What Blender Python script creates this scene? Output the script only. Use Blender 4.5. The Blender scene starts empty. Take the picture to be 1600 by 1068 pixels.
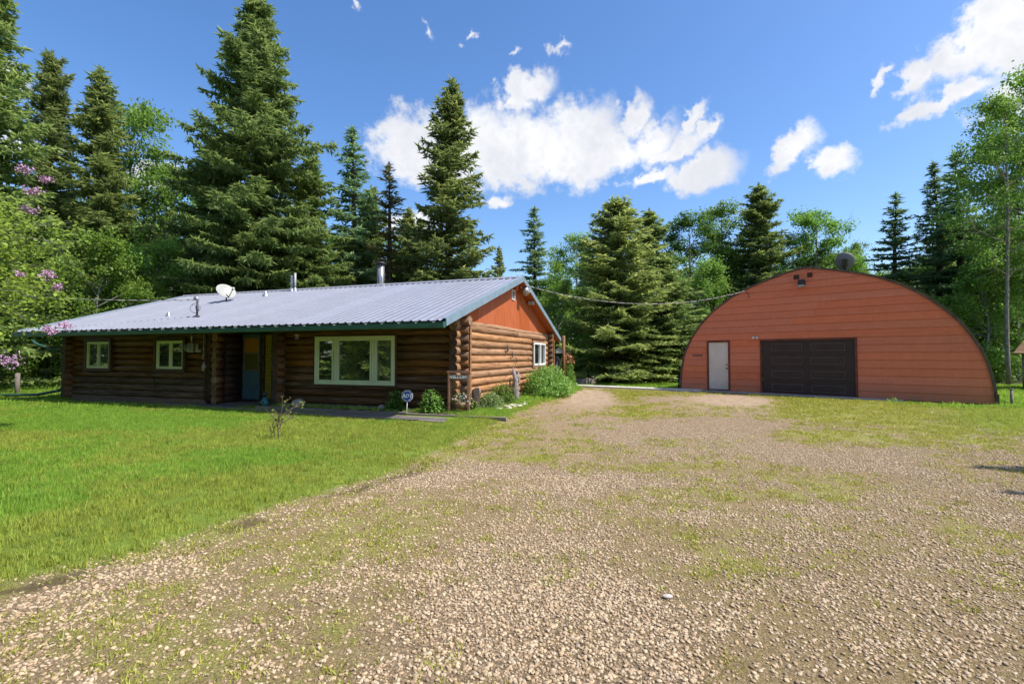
import bpy, math, random
import numpy as np
from mathutils import Vector, Matrix
R = math.radians
scene = bpy.context.scene
col = scene.collection

# ------------------------------------------------------------------ camera
cd = bpy.data.cameras.new('camera'); cam = bpy.data.objects.new('camera', cd); col.objects.link(cam)
cd.sensor_width = 36; cd.lens = 17.08; cd.clip_end = 3000; cd.clip_start = 0.05
cam.location = (0, 0, 1.5); cam.rotation_euler = (R(90 + 1.736), 0, 0)
scene.camera = cam

# ------------------------------------------------------------------ sun and sky
SUN_EL = R(55); SUN_DIR = Vector((.945*math.cos(SUN_EL), -.326*math.cos(SUN_EL), math.sin(SUN_EL)))
sl = bpy.data.lights.new('sun', 'SUN'); sun = bpy.data.objects.new('sun', sl); col.objects.link(sun)
sl.energy = 3.3; sl.angle = R(.53); sl.color = (1, .95, .86)
sun.rotation_euler = SUN_DIR.to_track_quat('Z', 'Y').to_euler(); sun.location = (30, -10, 40)
world = bpy.data.worlds.new('World'); scene.world = world; world.use_nodes = True
wn = world.node_tree.nodes; wl = world.node_tree.links; wn.clear()
def N(nt, t, **k):
    n = nt.nodes.new(t)
    for a, b in k.items(): setattr(n, a, b)
    return n
def M2(nt, op, a, b=None, clamp=False, c=None):
    n = nt.nodes.new('ShaderNodeMath'); n.operation = op; n.use_clamp = clamp
    for i, v in enumerate((a, b, c)):
        if v is None: continue
        if isinstance(v, (int, float)): n.inputs[i].default_value = v
        else: nt.links.new(v, n.inputs[i])
    return n.outputs[0]
def MR(nt, v, a, b, c, d, mode='SMOOTHSTEP'):
    n = nt.nodes.new('ShaderNodeMapRange'); n.interpolation_type = mode
    nt.links.new(v, n.inputs[0])
    for i, q in enumerate((a, b, c, d)): n.inputs[i+1].default_value = q
    return n.outputs[0]
def MIX(nt, f, a, b, mode='MIX'):
    n = nt.nodes.new('ShaderNodeMix'); n.data_type = 'RGBA'; n.blend_type = mode
    if isinstance(f, (int, float)): n.inputs[0].default_value = f
    else: nt.links.new(f, n.inputs[0])
    for i, q in ((6, a), (7, b)):
        if isinstance(q, tuple): n.inputs[i].default_value = (*q[:3], 1)
        else: nt.links.new(q, n.inputs[i])
    return n.outputs[2]
wt = world.node_tree
sky = N(wt, 'ShaderNodeTexSky', sky_type='NISHITA', sun_disc=False, sun_elevation=SUN_EL)
sky.sun_rotation = math.atan2(SUN_DIR.x, SUN_DIR.y); sky.air_density = 1.0; sky.dust_density = 1.0; sky.ozone_density = 2.6
hs = N(wt, 'ShaderNodeHueSaturation'); hs.inputs['Saturation'].default_value = 1.22; hs.inputs['Hue'].default_value = .505; hs.inputs['Value'].default_value = 1.06
wl.new(sky.outputs[0], hs.inputs['Color'])
tc = N(wt, 'ShaderNodeTexCoord'); sx = N(wt, 'ShaderNodeSeparateXYZ'); wl.new(tc.outputs['Generated'], sx.inputs[0])
az = M2(wt, 'ARCTAN2', sx.outputs[0], sx.outputs[1]); el = M2(wt, 'ARCSINE', sx.outputs[2])
pv = N(wt, 'ShaderNodeCombineXYZ'); wl.new(az, pv.inputs[0]); wl.new(el, pv.inputs[1])
# domain warp for ragged outlines
nz = N(wt, 'ShaderNodeTexNoise'); nz.inputs['Scale'].default_value = 9; nz.inputs['Detail'].default_value = 9; nz.inputs['Roughness'].default_value = .62
wl.new(pv.outputs[0], nz.inputs['Vector'])
nz2 = N(wt, 'ShaderNodeTexNoise'); nz2.inputs['Scale'].default_value = 5; nz2.inputs['Detail'].default_value = 6; nz2.inputs['Roughness'].default_value = .55
wl.new(pv.outputs[0], nz2.inputs['Vector'])
nz3 = N(wt, 'ShaderNodeTexNoise'); nz3.inputs['Scale'].default_value = 34; nz3.inputs['Detail'].default_value = 8; nz3.inputs['Roughness'].default_value = .6
wl.new(pv.outputs[0], nz3.inputs['Vector'])
wv = N(wt, 'ShaderNodeVectorMath', operation='MULTIPLY_ADD'); wl.new(nz3.outputs['Color'], wv.inputs[0]); wv.inputs[1].default_value = (.07, .05, 0); wl.new(pv.outputs[0], wv.inputs[2])
wv2 = N(wt, 'ShaderNodeVectorMath', operation='MULTIPLY_ADD'); wl.new(nz.outputs['Color'], wv2.inputs[0]); wv2.inputs[1].default_value = (.1, .07, 0); wl.new(wv.outputs[0], wv2.inputs[2])
wv3 = N(wt, 'ShaderNodeVectorMath', operation='SUBTRACT'); wl.new(wv2.outputs[0], wv3.inputs[0]); wv3.inputs[1].default_value = (.085, .06, 0)
# clouds: azimuth / elevation (degrees), half sizes, tilt
def px2ae(px, py):
    f = 759.; P = math.atan(23/759.)
    x = (px-800)/f; z = (534-py)/f; c, s = math.cos(P), math.sin(P)
    y2, z2 = c - z*s, s + z*c
    return math.atan2(x, y2), math.atan2(z2, math.hypot(x, y2))
CL = [(650,228,88,62,10),(735,222,100,78,0),(830,232,110,70,0),(900,215,80,80,0),(940,240,120,50,0),(1005,225,70,40,25),(690,262,80,36,0),
 (824,133,52,34,15),(800,165,40,22,0),(990,180,24,44,-40),(1085,190,40,20,40),(1090,268,74,34,5),(1010,276,60,13,8),(776,310,26,17,0),
 (1243,232,52,32,28),(1297,255,44,30,-5),(1112,210,30,12,45),(1100,210,24,9,50),(800,245,150,50,0),(880,255,120,45,0),(1040,238,90,22,10),
 (1515,80,120,60,25),(1600,60,130,95,20),(1560,20,90,60,10),(1480,158,100,22,12),(1370,125,34,14,45),(1425,130,46,24,30),(1600,135,130,48,5),
 (8,125,44,44,0),(240,272,70,24,15),(640,345,60,22,0),(20,230,60,24,0)]
acc = None
def blob(a, e, ra, re, tilt, top=1.0):
    global acc
    m = N(wt, 'ShaderNodeMapping', vector_type='TEXTURE'); wl.new(wv3.outputs[0], m.inputs[0])
    m.inputs[1].default_value = (a, e, 0); m.inputs[2].default_value = (0, 0, tilt); m.inputs[3].default_value = (ra, re, 1)
    l = N(wt, 'ShaderNodeVectorMath', operation='LENGTH'); wl.new(m.outputs[0], l.inputs[0])
    d = M2(wt, 'SUBTRACT', top, l.outputs['Value'])
    acc = d if acc is None else M2(wt, 'SMOOTH_MAX', acc, d, c=.35)
for (x, y, rx, ry, t) in CL:
    a0, e0 = px2ae(x, y); a1, e1 = px2ae(x+rx, y); a2, e2 = px2ae(x, y-ry)
    blob(a0, e0, abs(a1-a0)*1.05, math.hypot(a2-a0, e2-e0)*1.05, R(t))
for (x, y, rx, ry, t) in ((801,77,30,19,10),(881,75,30,19,0),(557,4,26,22,-40),(665,42,24,18,-30),(740,60,26,12,30)):
    a0, e0 = px2ae(x, y); a1, e1 = px2ae(x+rx, y); a2, e2 = px2ae(x, y-ry); blob(a0, e0, abs(a1-a0), math.hypot(a2-a0, e2-e0), R(t), .55)
rq = random.Random(5)
for i in range(16):                                   # the same kind of clouds round the rest of the sky
    a = rq.uniform(52, 308); a = a if a < 180 else a-360
    e = rq.uniform(12, 60)
    for k in range(2): blob(R(a+rq.uniform(-6, 6)), R(e+rq.uniform(-2, 2)), R(rq.uniform(5, 11)), R(rq.uniform(2.5, 5)), R(rq.uniform(-5, 25)))
dens = M2(wt, 'ADD', acc, M2(wt, 'MULTIPLY', M2(wt, 'SUBTRACT', nz.outputs['Fac'], .5), 1.3))
dens = M2(wt, 'ADD', dens, M2(wt, 'MULTIPLY', M2(wt, 'SUBTRACT', nz2.outputs['Fac'], .5), 1.1))
dens = M2(wt, 'ADD', dens, M2(wt, 'MULTIPLY', M2(wt, 'SUBTRACT', nz3.outputs['Fac'], .5), .9))
alpha = MR(wt, dens, -.03, .55, 0, 1)
shade = MR(wt, M2(wt, 'ADD', M2(wt, 'ADD', M2(wt, 'MULTIPLY', nz2.outputs['Fac'], .9), M2(wt, 'MULTIPLY', nz.outputs['Fac'], .6)), M2(wt, 'MULTIPLY', nz3.outputs['Fac'], .35)), .68, 1.08, 1, .25)
ccol = MIX(wt, shade, (3.3, 3.45, 3.85), (5.1, 5.1, 5.15))
skyc = MIX(wt, alpha, hs.outputs[0], ccol)
bg = N(wt, 'ShaderNodeBackground'); bg.inputs[1].default_value = .1; wl.new(skyc, bg.inputs[0])
wo = N(wt, 'ShaderNodeOutputWorld'); wl.new(bg.outputs[0], wo.inputs[0])
world.cycles.sampling_method = 'MANUAL'; world.cycles.sample_map_resolution = 1024
scene.view_settings.view_transform = 'Standard'; scene.view_settings.look = 'None'
scene.view_settings.exposure = 1.1; scene.view_settings.gamma = 1
try: scene.view_settings.use_curve_mapping = False
except Exception: pass
scene.cycles.max_bounces = 6; scene.cycles.diffuse_bounces = 4; scene.cycles.transmission_bounces = 3

# ------------------------------------------------------------------ materials
MATS = {}
def base_mat(name):
    m = bpy.data.materials.new(name); m.use_nodes = True; nt = m.node_tree
    p = nt.nodes['Principled BSDF']; MATS[name] = m
    return m, nt, p
def mat(name, c, c2=None, rough=.7, scale=8, stretch=(1, 1, 1), bump=.15, bscale=None, metal=0, spec=.4, rnd=0, dist=.004, fine=60):
    m, nt, p = base_mat(name)
    c2 = c2 or tuple(v*.7 for v in c)
    tcn = N(nt, 'ShaderNodeTexCoord'); mp = N(nt, 'ShaderNodeMapping'); nt.links.new(tcn.outputs['Object'], mp.inputs[0]); mp.inputs[3].default_value = stretch
    n = N(nt, 'ShaderNodeTexNoise'); n.inputs['Scale'].default_value = scale; n.inputs['Detail'].default_value = 7; n.inputs['Roughness'].default_value = .6
    nt.links.new(mp.outputs[0], n.inputs['Vector'])
    n2 = N(nt, 'ShaderNodeTexNoise'); n2.inputs['Scale'].default_value = bscale or fine; n2.inputs['Detail'].default_value = 4
    nt.links.new(mp.outputs[0], n2.inputs['Vector'])
    f = MR(nt, n.outputs['Fac'], .3, .7, 0, 1)
    cc = MIX(nt, f, c2, c)
    cc = MIX(nt, MR(nt, n2.outputs['Fac'], .3, .7, .25, 0), cc, tuple(v*.5 for v in c2))
    if rnd:
        oi = N(nt, 'ShaderNodeObjectInfo'); h = N(nt, 'ShaderNodeHueSaturation')
        nt.links.new(MR(nt, oi.outputs['Random'], 0, 1, 1-rnd, 1+rnd, 'LINEAR'), h.inputs['Value'])
        nt.links.new(MR(nt, M2(nt, 'FRACT', M2(nt, 'MULTIPLY', oi.outputs['Random'], 7.3)), 0, 1, 1-rnd*.5, 1+rnd*.5, 'LINEAR'), h.inputs['Saturation'])
        nt.links.new(cc, h.inputs['Color']); cc = h.outputs[0]
    nt.links.new(cc, p.inputs['Base Color'])
    p.inputs['Roughness'].default_value = rough; p.inputs['Metallic'].default_value = metal; p.inputs['Specular IOR Level'].default_value = spec
    if bump:
        b = N(nt, 'ShaderNodeBump'); b.inputs['Strength'].default_value = bump; b.inputs['Distance'].default_value = dist*3
        nt.links.new(M2(nt, 'ADD', n.outputs['Fac'], n2.outputs['Fac']), b.inputs['Height']); nt.links.new(b.outputs[0], p.inputs['Normal'])
    return m
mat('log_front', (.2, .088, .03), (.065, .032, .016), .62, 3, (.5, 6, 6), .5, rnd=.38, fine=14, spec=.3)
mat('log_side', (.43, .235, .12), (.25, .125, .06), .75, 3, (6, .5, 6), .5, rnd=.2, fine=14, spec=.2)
mat('log_recess_shade', (.05, .022, .012), (.02, .01, .007), .7, 3, (1, 1, 1), .3, rnd=.3)  # near-black log copy; shade inside the entry recess painted into the wood colour
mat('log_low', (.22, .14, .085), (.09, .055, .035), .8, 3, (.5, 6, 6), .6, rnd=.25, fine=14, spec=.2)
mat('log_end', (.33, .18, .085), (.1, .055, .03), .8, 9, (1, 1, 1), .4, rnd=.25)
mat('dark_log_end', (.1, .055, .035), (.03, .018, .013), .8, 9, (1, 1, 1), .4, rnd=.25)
mat('skirt_wood', (.3, .2, .14), (.17, .11, .08), .85, 4, (.4, 3, 5), .3)
mat('orange_ply', (.46, .115, .032), (.33, .075, .02), .6, 4, (5, 5, .6), .12, rnd=.08)
mat('roof_metal', (.265, .275, .33), (.23, .24, .285), .38, 1.5, (1, 3, 3), .03, spec=.5, rnd=.05, fine=40)
mat('fascia_metal', (.22, .3, .36), (.17, .24, .3), .4, 4, (1, 1, 1), .03)
mat('gutter_green', (.045, .13, .1), (.03, .095, .075), .4, 3, (1, 1, 1), .03)
mat('dark_trim', (.1, .045, .022), (.045, .022, .013), .6, 5, (2, 2, 2), .1, rnd=.1)
mat('cream_frame', (.68, .74, .5), (.6, .66, .44), .45, 3, (1, 1, 1), .02)
mat('white_frame', (.78, .78, .76), (.7, .7, .68), .4, 3, (1, 1, 1), .02)
mat('white_paint', (.8, .68, .58), (.72, .6, .5), .5, 2, (1, 1, .5), .03)
mat('door_blue', (.085, .16, .2), (.06, .12, .16), .5, 5, (1, 1, .4), .05)
mat('door_dark', (.035, .032, .035), (.02, .019, .02), .5, 5, (1, 1, 1), .05)
mat('yellow_lattice', (.42, .33, .03), (.28, .21, .02), .6, 12, (1, 1, 1), .1)
mat('amber_curtain', (.62, .27, .03), (.4, .15, .02), .7, 9, (6, 1, .3), .1)
mat('olive_curtain', (.16, .13, .035), (.1, .08, .02), .7, 9, (6, 1, .3), .1)
mat('siding', (.76, .215, .105), (.7, .195, .092), .62, 1.6, (1, 1, 3), .12, rnd=.07, fine=35, spec=.25)
def weather(name, dirt, top):
    m = MATS[name]; nt = m.node_tree; p = nt.nodes['Principled BSDF']; src = p.inputs['Base Color'].links[0].from_socket
    tcn = N(nt, 'ShaderNodeTexCoord'); mp = N(nt, 'ShaderNodeMapping'); mp.inputs[3].default_value = (3.5, 1, .35); nt.links.new(tcn.outputs['Object'], mp.inputs[0])
    n = N(nt, 'ShaderNodeTexNoise'); n.inputs['Scale'].default_value = 1.5; n.inputs['Detail'].default_value = 8; n.inputs['Roughness'].default_value = .7; nt.links.new(mp.outputs[0], n.inputs['Vector'])
    n2 = N(nt, 'ShaderNodeTexNoise'); n2.inputs['Scale'].default_value = 5; n2.inputs['Detail'].default_value = 8; n2.inputs['Roughness'].default_value = .7; nt.links.new(tcn.outputs['Object'], n2.inputs['Vector'])
    sx = N(nt, 'ShaderNodeSeparateXYZ'); nt.links.new(tcn.outputs['Object'], sx.inputs[0])
    c = MIX(nt, MR(nt, n.outputs['Fac'], .45, .8, 0, .2), src, tuple(v*.62 for v in top)); c = MIX(nt, MR(nt, n2.outputs['Fac'], .5, .72, 0, .22), c, tuple(min(1, v*1.25+.06) for v in top))
    c = MIX(nt, M2(nt, 'MULTIPLY', MR(nt, sx.outputs[2], 0, .55, 1, 0), MR(nt, n2.outputs['Fac'], .35, .65, .1, .7)), c, dirt); nt.links.new(c, p.inputs['Base Color'])
weather('siding', (.3, .19, .11), (.7, .205, .095)); weather('white_paint', (.42, .36, .28), (.75, .63, .53))
def cracks(name, ax):
    m = MATS[name]; nt = m.node_tree; p = nt.nodes['Principled BSDF']; src = p.inputs['Base Color'].links[0].from_socket
    tcn = N(nt, 'ShaderNodeTexCoord'); mp = N(nt, 'ShaderNodeMapping'); mp.inputs[3].default_value = (1.3, 30, 30) if ax == 'x' else (30, 1.3, 30); nt.links.new(tcn.outputs['Object'], mp.inputs[0])
    n = N(nt, 'ShaderNodeTexNoise'); n.inputs['Scale'].default_value = 1; n.inputs['Detail'].default_value = 3; nt.links.new(mp.outputs[0], n.inputs['Vector'])
    v = N(nt, 'ShaderNodeTexVoronoi'); v.inputs['Scale'].default_value = 2.6; nt.links.new(tcn.outputs['Object'], v.inputs['Vector'])
    c = MIX(nt, MR(nt, n.outputs['Fac'], .60, .66, 0, .75), src, (.03, .016, .009)); c = MIX(nt, MR(nt, n.outputs['Fac'], .3, .4, .35, 0), c, (.42, .28, .16))
    c = MIX(nt, MR(nt, v.outputs['Distance'], .05, .11, .7, 0), c, (.05, .024, .012)); nt.links.new(c, p.inputs['Base Color'])
cracks('log_front', 'x'); cracks('log_side', 'y'); cracks('log_low', 'x')
mat('garage_edge', (.13, .085, .075), (.1, .065, .055), .5, 3, (1, 1, 1), .05)
mat('siding_trim', (.24, .07, .04), (.13, .035, .02), .65, 3, (1, 1, 1), .1)
mat('garage_brown', (.06, .036, .03), (.045, .028, .024), .55, 3, (1, 1, 1), .05, spec=.35)
mat('rim_wood', (.16, .11, .075), (.07, .05, .035), .85, 4, (1, 1, 1), .5)
mat('shell_metal', (.3, .3, .28), (.2, .2, .19), .6, 2, (1, 1, 1), .1, metal=.2)
mat('moss', (.12, .13, .03), (.06, .08, .02), .95, 20, (1, 1, 1), .8)
mat('concrete', (.42, .38, .34), (.28, .25, .22), .9, 3, (1, 1, 1), .3)
mat('pale_concrete', (.62, .58, .52), (.5, .46, .41), .9, 3, (1, 1, 1), .2)
mat('walk_plank', (.22, .19, .19), (.11, .095, .095), .9, 4, (.6, 6, 1), .5, rnd=.25)
mat('timber_grey', (.27, .23, .19), (.13, .11, .09), .9, 4, (.5, 6, 6), .5, rnd=.15)
mat('bark_spruce', (.115, .08, .06), (.05, .035, .028), .95, 5, (3, 3, .6), .9, dist=.01)
mat('bark_pale', (.34, .3, .25), (.14, .12, .1), .9, 5, (2, 2, 1), .6, dist=.01)
mat('bark_grey', (.3, .28, .27), (.18, .17, .16), .9, 5, (2, 2, 1), .4, dist=.01)
mat('galvanised', (.5, .51, .52), (.38, .39, .4), .35, 5, (1, 1, 1), .05, metal=.7)
mat('dark_metal', (.05, .05, .055), (.03, .03, .032), .45, 5, (1, 1, 1), .05, metal=.3)
mat('dish_grey', (.17, .17, .2), (.13, .13, .155), .5, 5, (1, 1, 1), .03)
mat('dish_pale', (.38, .38, .35), (.32, .32, .3), .45, 3, (1, 1, 1), .03)
mat('black_rubber', (.02, .02, .02), (.012, .012, .012), .6, 5, (1, 1, 1), .05)
mat('wire_pale', (.55, .52, .5), (.25, .23, .23), .6, 3, (1, 1, 1), 0)
mat('brass', (.75, .5, .12), (.6, .4, .1), .3, 5, (1, 1, 1), 0, metal=.9)
mat('sign_blue', (.015, .06, .3), (.012, .05, .25), .4, 5, (1, 1, 1), 0)
mat('sign_white', (.8, .8, .8), (.75, .75, .75), .5, 5, (1, 1, 1), 0)
mat('frame_wood', (.3, .15, .09), (.18, .09, .055), .7, 5, (2, 2, 2), .2)
mat('stone_pale', (.45, .4, .35), (.27, .24, .21), .9, 12, (1, 1, 1), .5)
mat('stone_white', (.68, .62, .58), (.5, .42, .38), .85, 25, (1, 1, 1), .5)
mat('driftwood', (.42, .38, .38), (.16, .14, .15), .9, 8, (4, 4, 1), .8)
mat('teal_glaze', (.03, .16, .17), (.02, .1, .11), .25, 8, (1, 1, 1), .05)
mat('terracotta', (.25, .15, .085), (.16, .095, .055), .8, 8, (1, 1, 1), .2)
mat('flower_pink', (.58, .36, .53), (.46, .26, .4), .8, 30, (1, 1, 1), 0, rnd=.1)
mat('flower_orange', (.6, .28, .14), (.4, .22, .07), .8, 30, (1, 1, 1), 0)
mat('cover_grey', (.07, .075, .09), (.03, .033, .04), .7, 8, (1, 1, 1), .6, dist=.03)
mat('bed_soil', (.075, .05, .035), (.035, .025, .018), .95, 8, (1, 1, 1), .8)
def glass(name, tint, refl):
    m, nt, p = base_mat(name)
    p.inputs['Base Color'].default_value = (*tint, 1); p.inputs['Roughness'].default_value = .5; p.inputs['Specular IOR Level'].default_value = .2
    g = N(nt, 'ShaderNodeBsdfGlossy'); g.inputs['Roughness'].default_value = .02; g.inputs[0].default_value = (.9, .95, .92, 1)
    tcn = N(nt, 'ShaderNodeTexCoord'); n = N(nt, 'ShaderNodeTexNoise'); n.inputs['Scale'].default_value = 1.4; nt.links.new(tcn.outputs['Object'], n.inputs['Vector'])
    b = N(nt, 'ShaderNodeBump'); b.inputs['Strength'].default_value = .12; b.inputs['Distance'].default_value = .01; nt.links.new(n.outputs['Fac'], b.inputs['Height']); nt.links.new(b.outputs[0], g.inputs['Normal'])
    lw = N(nt, 'ShaderNodeFresnel'); lw.inputs[0].default_value = 1.5
    mx = N(nt, 'ShaderNodeMixShader'); nt.links.new(M2(nt, 'ADD', lw.outputs[0], refl, True), mx.inputs[0])
    nt.links.new(p.outputs[0], mx.inputs[1]); nt.links.new(g.outputs[0], mx.inputs[2]); nt.links.new(mx.outputs[0], nt.nodes['Material Output'].inputs[0])
glass('window_glass', (.012, .014, .013), .3)
glass('door_glass_amber', (.45, .19, .02), .03)
glass('door_glass_olive', (.12, .1, .03), .05)
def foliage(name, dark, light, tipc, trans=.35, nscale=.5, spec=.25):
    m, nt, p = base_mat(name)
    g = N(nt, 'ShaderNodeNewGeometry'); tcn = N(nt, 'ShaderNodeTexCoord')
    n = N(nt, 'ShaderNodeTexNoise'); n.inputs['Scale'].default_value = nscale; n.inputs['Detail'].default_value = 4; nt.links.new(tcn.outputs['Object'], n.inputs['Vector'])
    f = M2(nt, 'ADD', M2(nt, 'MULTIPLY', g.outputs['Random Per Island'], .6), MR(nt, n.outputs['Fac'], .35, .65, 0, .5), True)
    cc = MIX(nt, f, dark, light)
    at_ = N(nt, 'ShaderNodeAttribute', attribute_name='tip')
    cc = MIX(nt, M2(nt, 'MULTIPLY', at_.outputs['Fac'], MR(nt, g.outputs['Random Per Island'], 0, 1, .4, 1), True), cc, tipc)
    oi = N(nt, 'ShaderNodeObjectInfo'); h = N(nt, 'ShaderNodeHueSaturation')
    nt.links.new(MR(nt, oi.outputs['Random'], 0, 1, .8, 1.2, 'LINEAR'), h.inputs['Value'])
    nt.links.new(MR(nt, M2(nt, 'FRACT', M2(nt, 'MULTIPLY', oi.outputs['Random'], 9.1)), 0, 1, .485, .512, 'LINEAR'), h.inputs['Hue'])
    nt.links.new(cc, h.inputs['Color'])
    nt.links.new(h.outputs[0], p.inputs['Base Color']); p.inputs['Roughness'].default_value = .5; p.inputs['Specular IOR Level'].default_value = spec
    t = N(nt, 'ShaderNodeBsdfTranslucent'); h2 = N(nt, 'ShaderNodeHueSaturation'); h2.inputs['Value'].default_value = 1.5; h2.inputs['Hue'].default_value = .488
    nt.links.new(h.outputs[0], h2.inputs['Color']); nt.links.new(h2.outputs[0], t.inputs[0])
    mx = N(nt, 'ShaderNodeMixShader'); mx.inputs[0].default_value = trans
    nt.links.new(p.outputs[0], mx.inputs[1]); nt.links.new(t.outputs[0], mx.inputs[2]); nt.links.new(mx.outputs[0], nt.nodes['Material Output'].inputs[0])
foliage('needles', (.07, .115, .035), (.175, .25, .07), (.36, .43, .12), .46)
foliage('needles_blue', (.06, .12, .055), (.13, .22, .09), (.21, .32, .13), .45)
foliage('needles_warm', (.1, .11, .04), (.2, .2, .07), (.28, .25, .1), .42)
foliage('leaf_poplar', (.075, .16, .022), (.16, .3, .045), (.24, .4, .07), .42)
foliage('leaf_mid', (.06, .13, .022), (.13, .24, .04), (.2, .33, .06), .4)
foliage('leaf_lilac', (.1, .19, .03), (.23, .36, .055), (.38, .49, .09), .42, 1.5)
foliage('leaf_grey', (.08, .15, .045), (.18, .28, .09), (.3, .4, .16), .35, 3)
foliage('leaf_bright', (.07, .16, .02), (.16, .3, .05), (.27, .4, .09), .35, 3)
foliage('blade', (.14, .28, .025), (.27, .44, .055), (.42, .54, .12), .42, .6)
foliage('blade_dry', (.22, .29, .04), (.36, .42, .065), (.5, .5, .14), .38, .6)
foliage('weed', (.2, .21, .04), (.36, .38, .06), (.54, .55, .11), .32, 2)
def pebble_mat():
    m, nt, p = base_mat('pebble')
    oi = N(nt, 'ShaderNodeObjectInfo'); cr = N(nt, 'ShaderNodeValToRGB'); nt.links.new(oi.outputs['Random'], cr.inputs[0])
    e = cr.color_ramp.elements; e[0].position = 0; e[0].color = (.2, .14, .085, 1); e[1].position = 1; e[1].color = (.58, .46, .31, 1)
    for q, c in ((.2, (.33, .23, .13)), (.5, (.49, .35, .2)), (.65, (.43, .35, .25)), (.8, (.56, .425, .255))):
        x = e.new(q); x.color = (*c, 1)
    tcn = N(nt, 'ShaderNodeTexCoord'); n = N(nt, 'ShaderNodeTexNoise'); n.inputs['Scale'].default_value = 1.8; n.inputs['Detail'].default_value = 5; nt.links.new(tcn.outputs['Object'], n.inputs['Vector'])
    nt.links.new(MIX(nt, MR(nt, n.outputs['Fac'], .35, .7, .45, 0), cr.outputs[0], (.2, .14, .1)), p.inputs['Base Color']); p.inputs['Roughness'].default_value = .8
pebble_mat()

# ------------------------------------------------------------------ mesh helpers
def tag(o, label=None, cat=None, group=None, kind=None):
    if label: o['label'] = label
    if cat: o['category'] = cat
    if group: o['group'] = group
    if kind: o['kind'] = kind
    return o
def empty(name, loc=(0, 0, 0), rz=0, label=None, cat=None, group=None, scale=None):
    o = bpy.data.objects.new(name, None); col.objects.link(o); o.location = loc; o.rotation_euler = (0, 0, rz); o.empty_display_size = .1
    if scale: o.scale = scale
    return tag(o, label, cat, group)
def link(name, me, parent=None, label=None, cat=None, group=None, kind=None, loc=None):
    o = bpy.data.objects.new(name, me); col.objects.link(o)
    if parent: o.parent = parent
    if loc: o.location = loc
    return tag(o, label, cat, group, kind)
class MB:
    def __init__(s): s.v = []; s.f = []; s.mi = []; s.sm = []
    def add(s, vs, fs, mi=0, smooth=False):
        b = len(s.v); s.v += [tuple(x) for x in vs]
        for f in fs: s.f.append([b+i for i in f]); s.mi.append(mi); s.sm.append(smooth)
        return s
    def box(s, x0, x1, y0, y1, z0, z1, mi=0, M=None):
        vs = [Vector((x, y, z)) for z in (z0, z1) for y in (y0, y1) for x in (x0, x1)]
        if M: vs = [M @ q for q in vs]
        return s.add(vs, [(0, 2, 3, 1), (4, 5, 7, 6), (0, 1, 5, 4), (2, 6, 7, 3), (0, 4, 6, 2), (1, 3, 7, 5)], mi)
    def tube(s, pts, rad, n=8, cap=True, mi=0, capmi=None, wob=0, rng=None, smooth=True):
        pts = [Vector(p) for p in pts]
        if not hasattr(rad, '__len__'): rad = [rad]*len(pts)
        vs = []; up = None
        for i, p in enumerate(pts):
            d = (pts[min(i+1, len(pts)-1)] - pts[max(i-1, 0)]).normalized()
            if up is None: up = Vector((0, 0, 1)) if abs(d.z) < .9 else Vector((1, 0, 0))
            a = d.cross(up).normalized(); b = a.cross(d).normalized(); up = b
            for k in range(n):
                t = 2*math.pi*k/n; r = rad[i]*(1 + (rng.uniform(-wob, wob) if wob else 0))
                vs.append(p + a*math.cos(t)*r + b*math.sin(t)*r)
        base = len(s.v); s.v += [tuple(q) for q in vs]
        for i in range(len(pts)-1):
            for k in range(n):
                s.f.append([base+i*n+k, base+i*n+(k+1) % n, base+(i+1)*n+(k+1) % n, base+(i+1)*n+k]); s.mi.append(mi); s.sm.append(smooth)
        if cap:
            cm = mi if capmi is None else capmi
            s.f.append([base+k for k in range(n)][::-1]); s.mi.append(cm); s.sm.append(False)
            s.f.append([base+(len(pts)-1)*n+k for k in range(n)]); s.mi.append(cm); s.sm.append(False)
        return s
    def prism(s, poly, y0, y1, mi=0):          # polygon in x,z extruded along y
        n = len(poly); vs = [(x, y0, z) for x, z in poly] + [(x, y1, z) for x, z in poly]
        return s.add(vs, [list(range(n))] + [list(range(2*n-1, n-1, -1))] + [[(i+1) % n, i, n+i, n+(i+1) % n] for i in range(n)], mi)
    def mesh(s, name, mats):
        me = bpy.data.meshes.new(name); me.from_pydata(s.v, [], s.f)
        for m in (mats if isinstance(mats, (list, tuple)) else [mats]): me.materials.append(MATS[m])
        me.polygons.foreach_set('material_index', s.mi); me.polygons.foreach_set('use_smooth', s.sm); me.update(); return me
    def build(s, name, mats, parent=None, **k): return link(name, s.mesh(name, mats), parent, **k)
def box(name, m, parent, x0, x1, y0, y1, z0, z1, **k): return MB().box(x0, x1, y0, y1, z0, z1).build(name, m, parent, **k)
def frame_xz(x0, x1, z0, z1, w, y0, y1, mb=None):
    mb = mb or MB(); mb.box(x0, x1, y0, y1, z1-w, z1); mb.box(x0, x1, y0, y1, z0, z0+w)
    mb.box(x0, x0+w, y0, y1, z0+w, z1-w); mb.box(x1-w, x1, y0, y1, z0+w, z1-w); return mb
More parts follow.
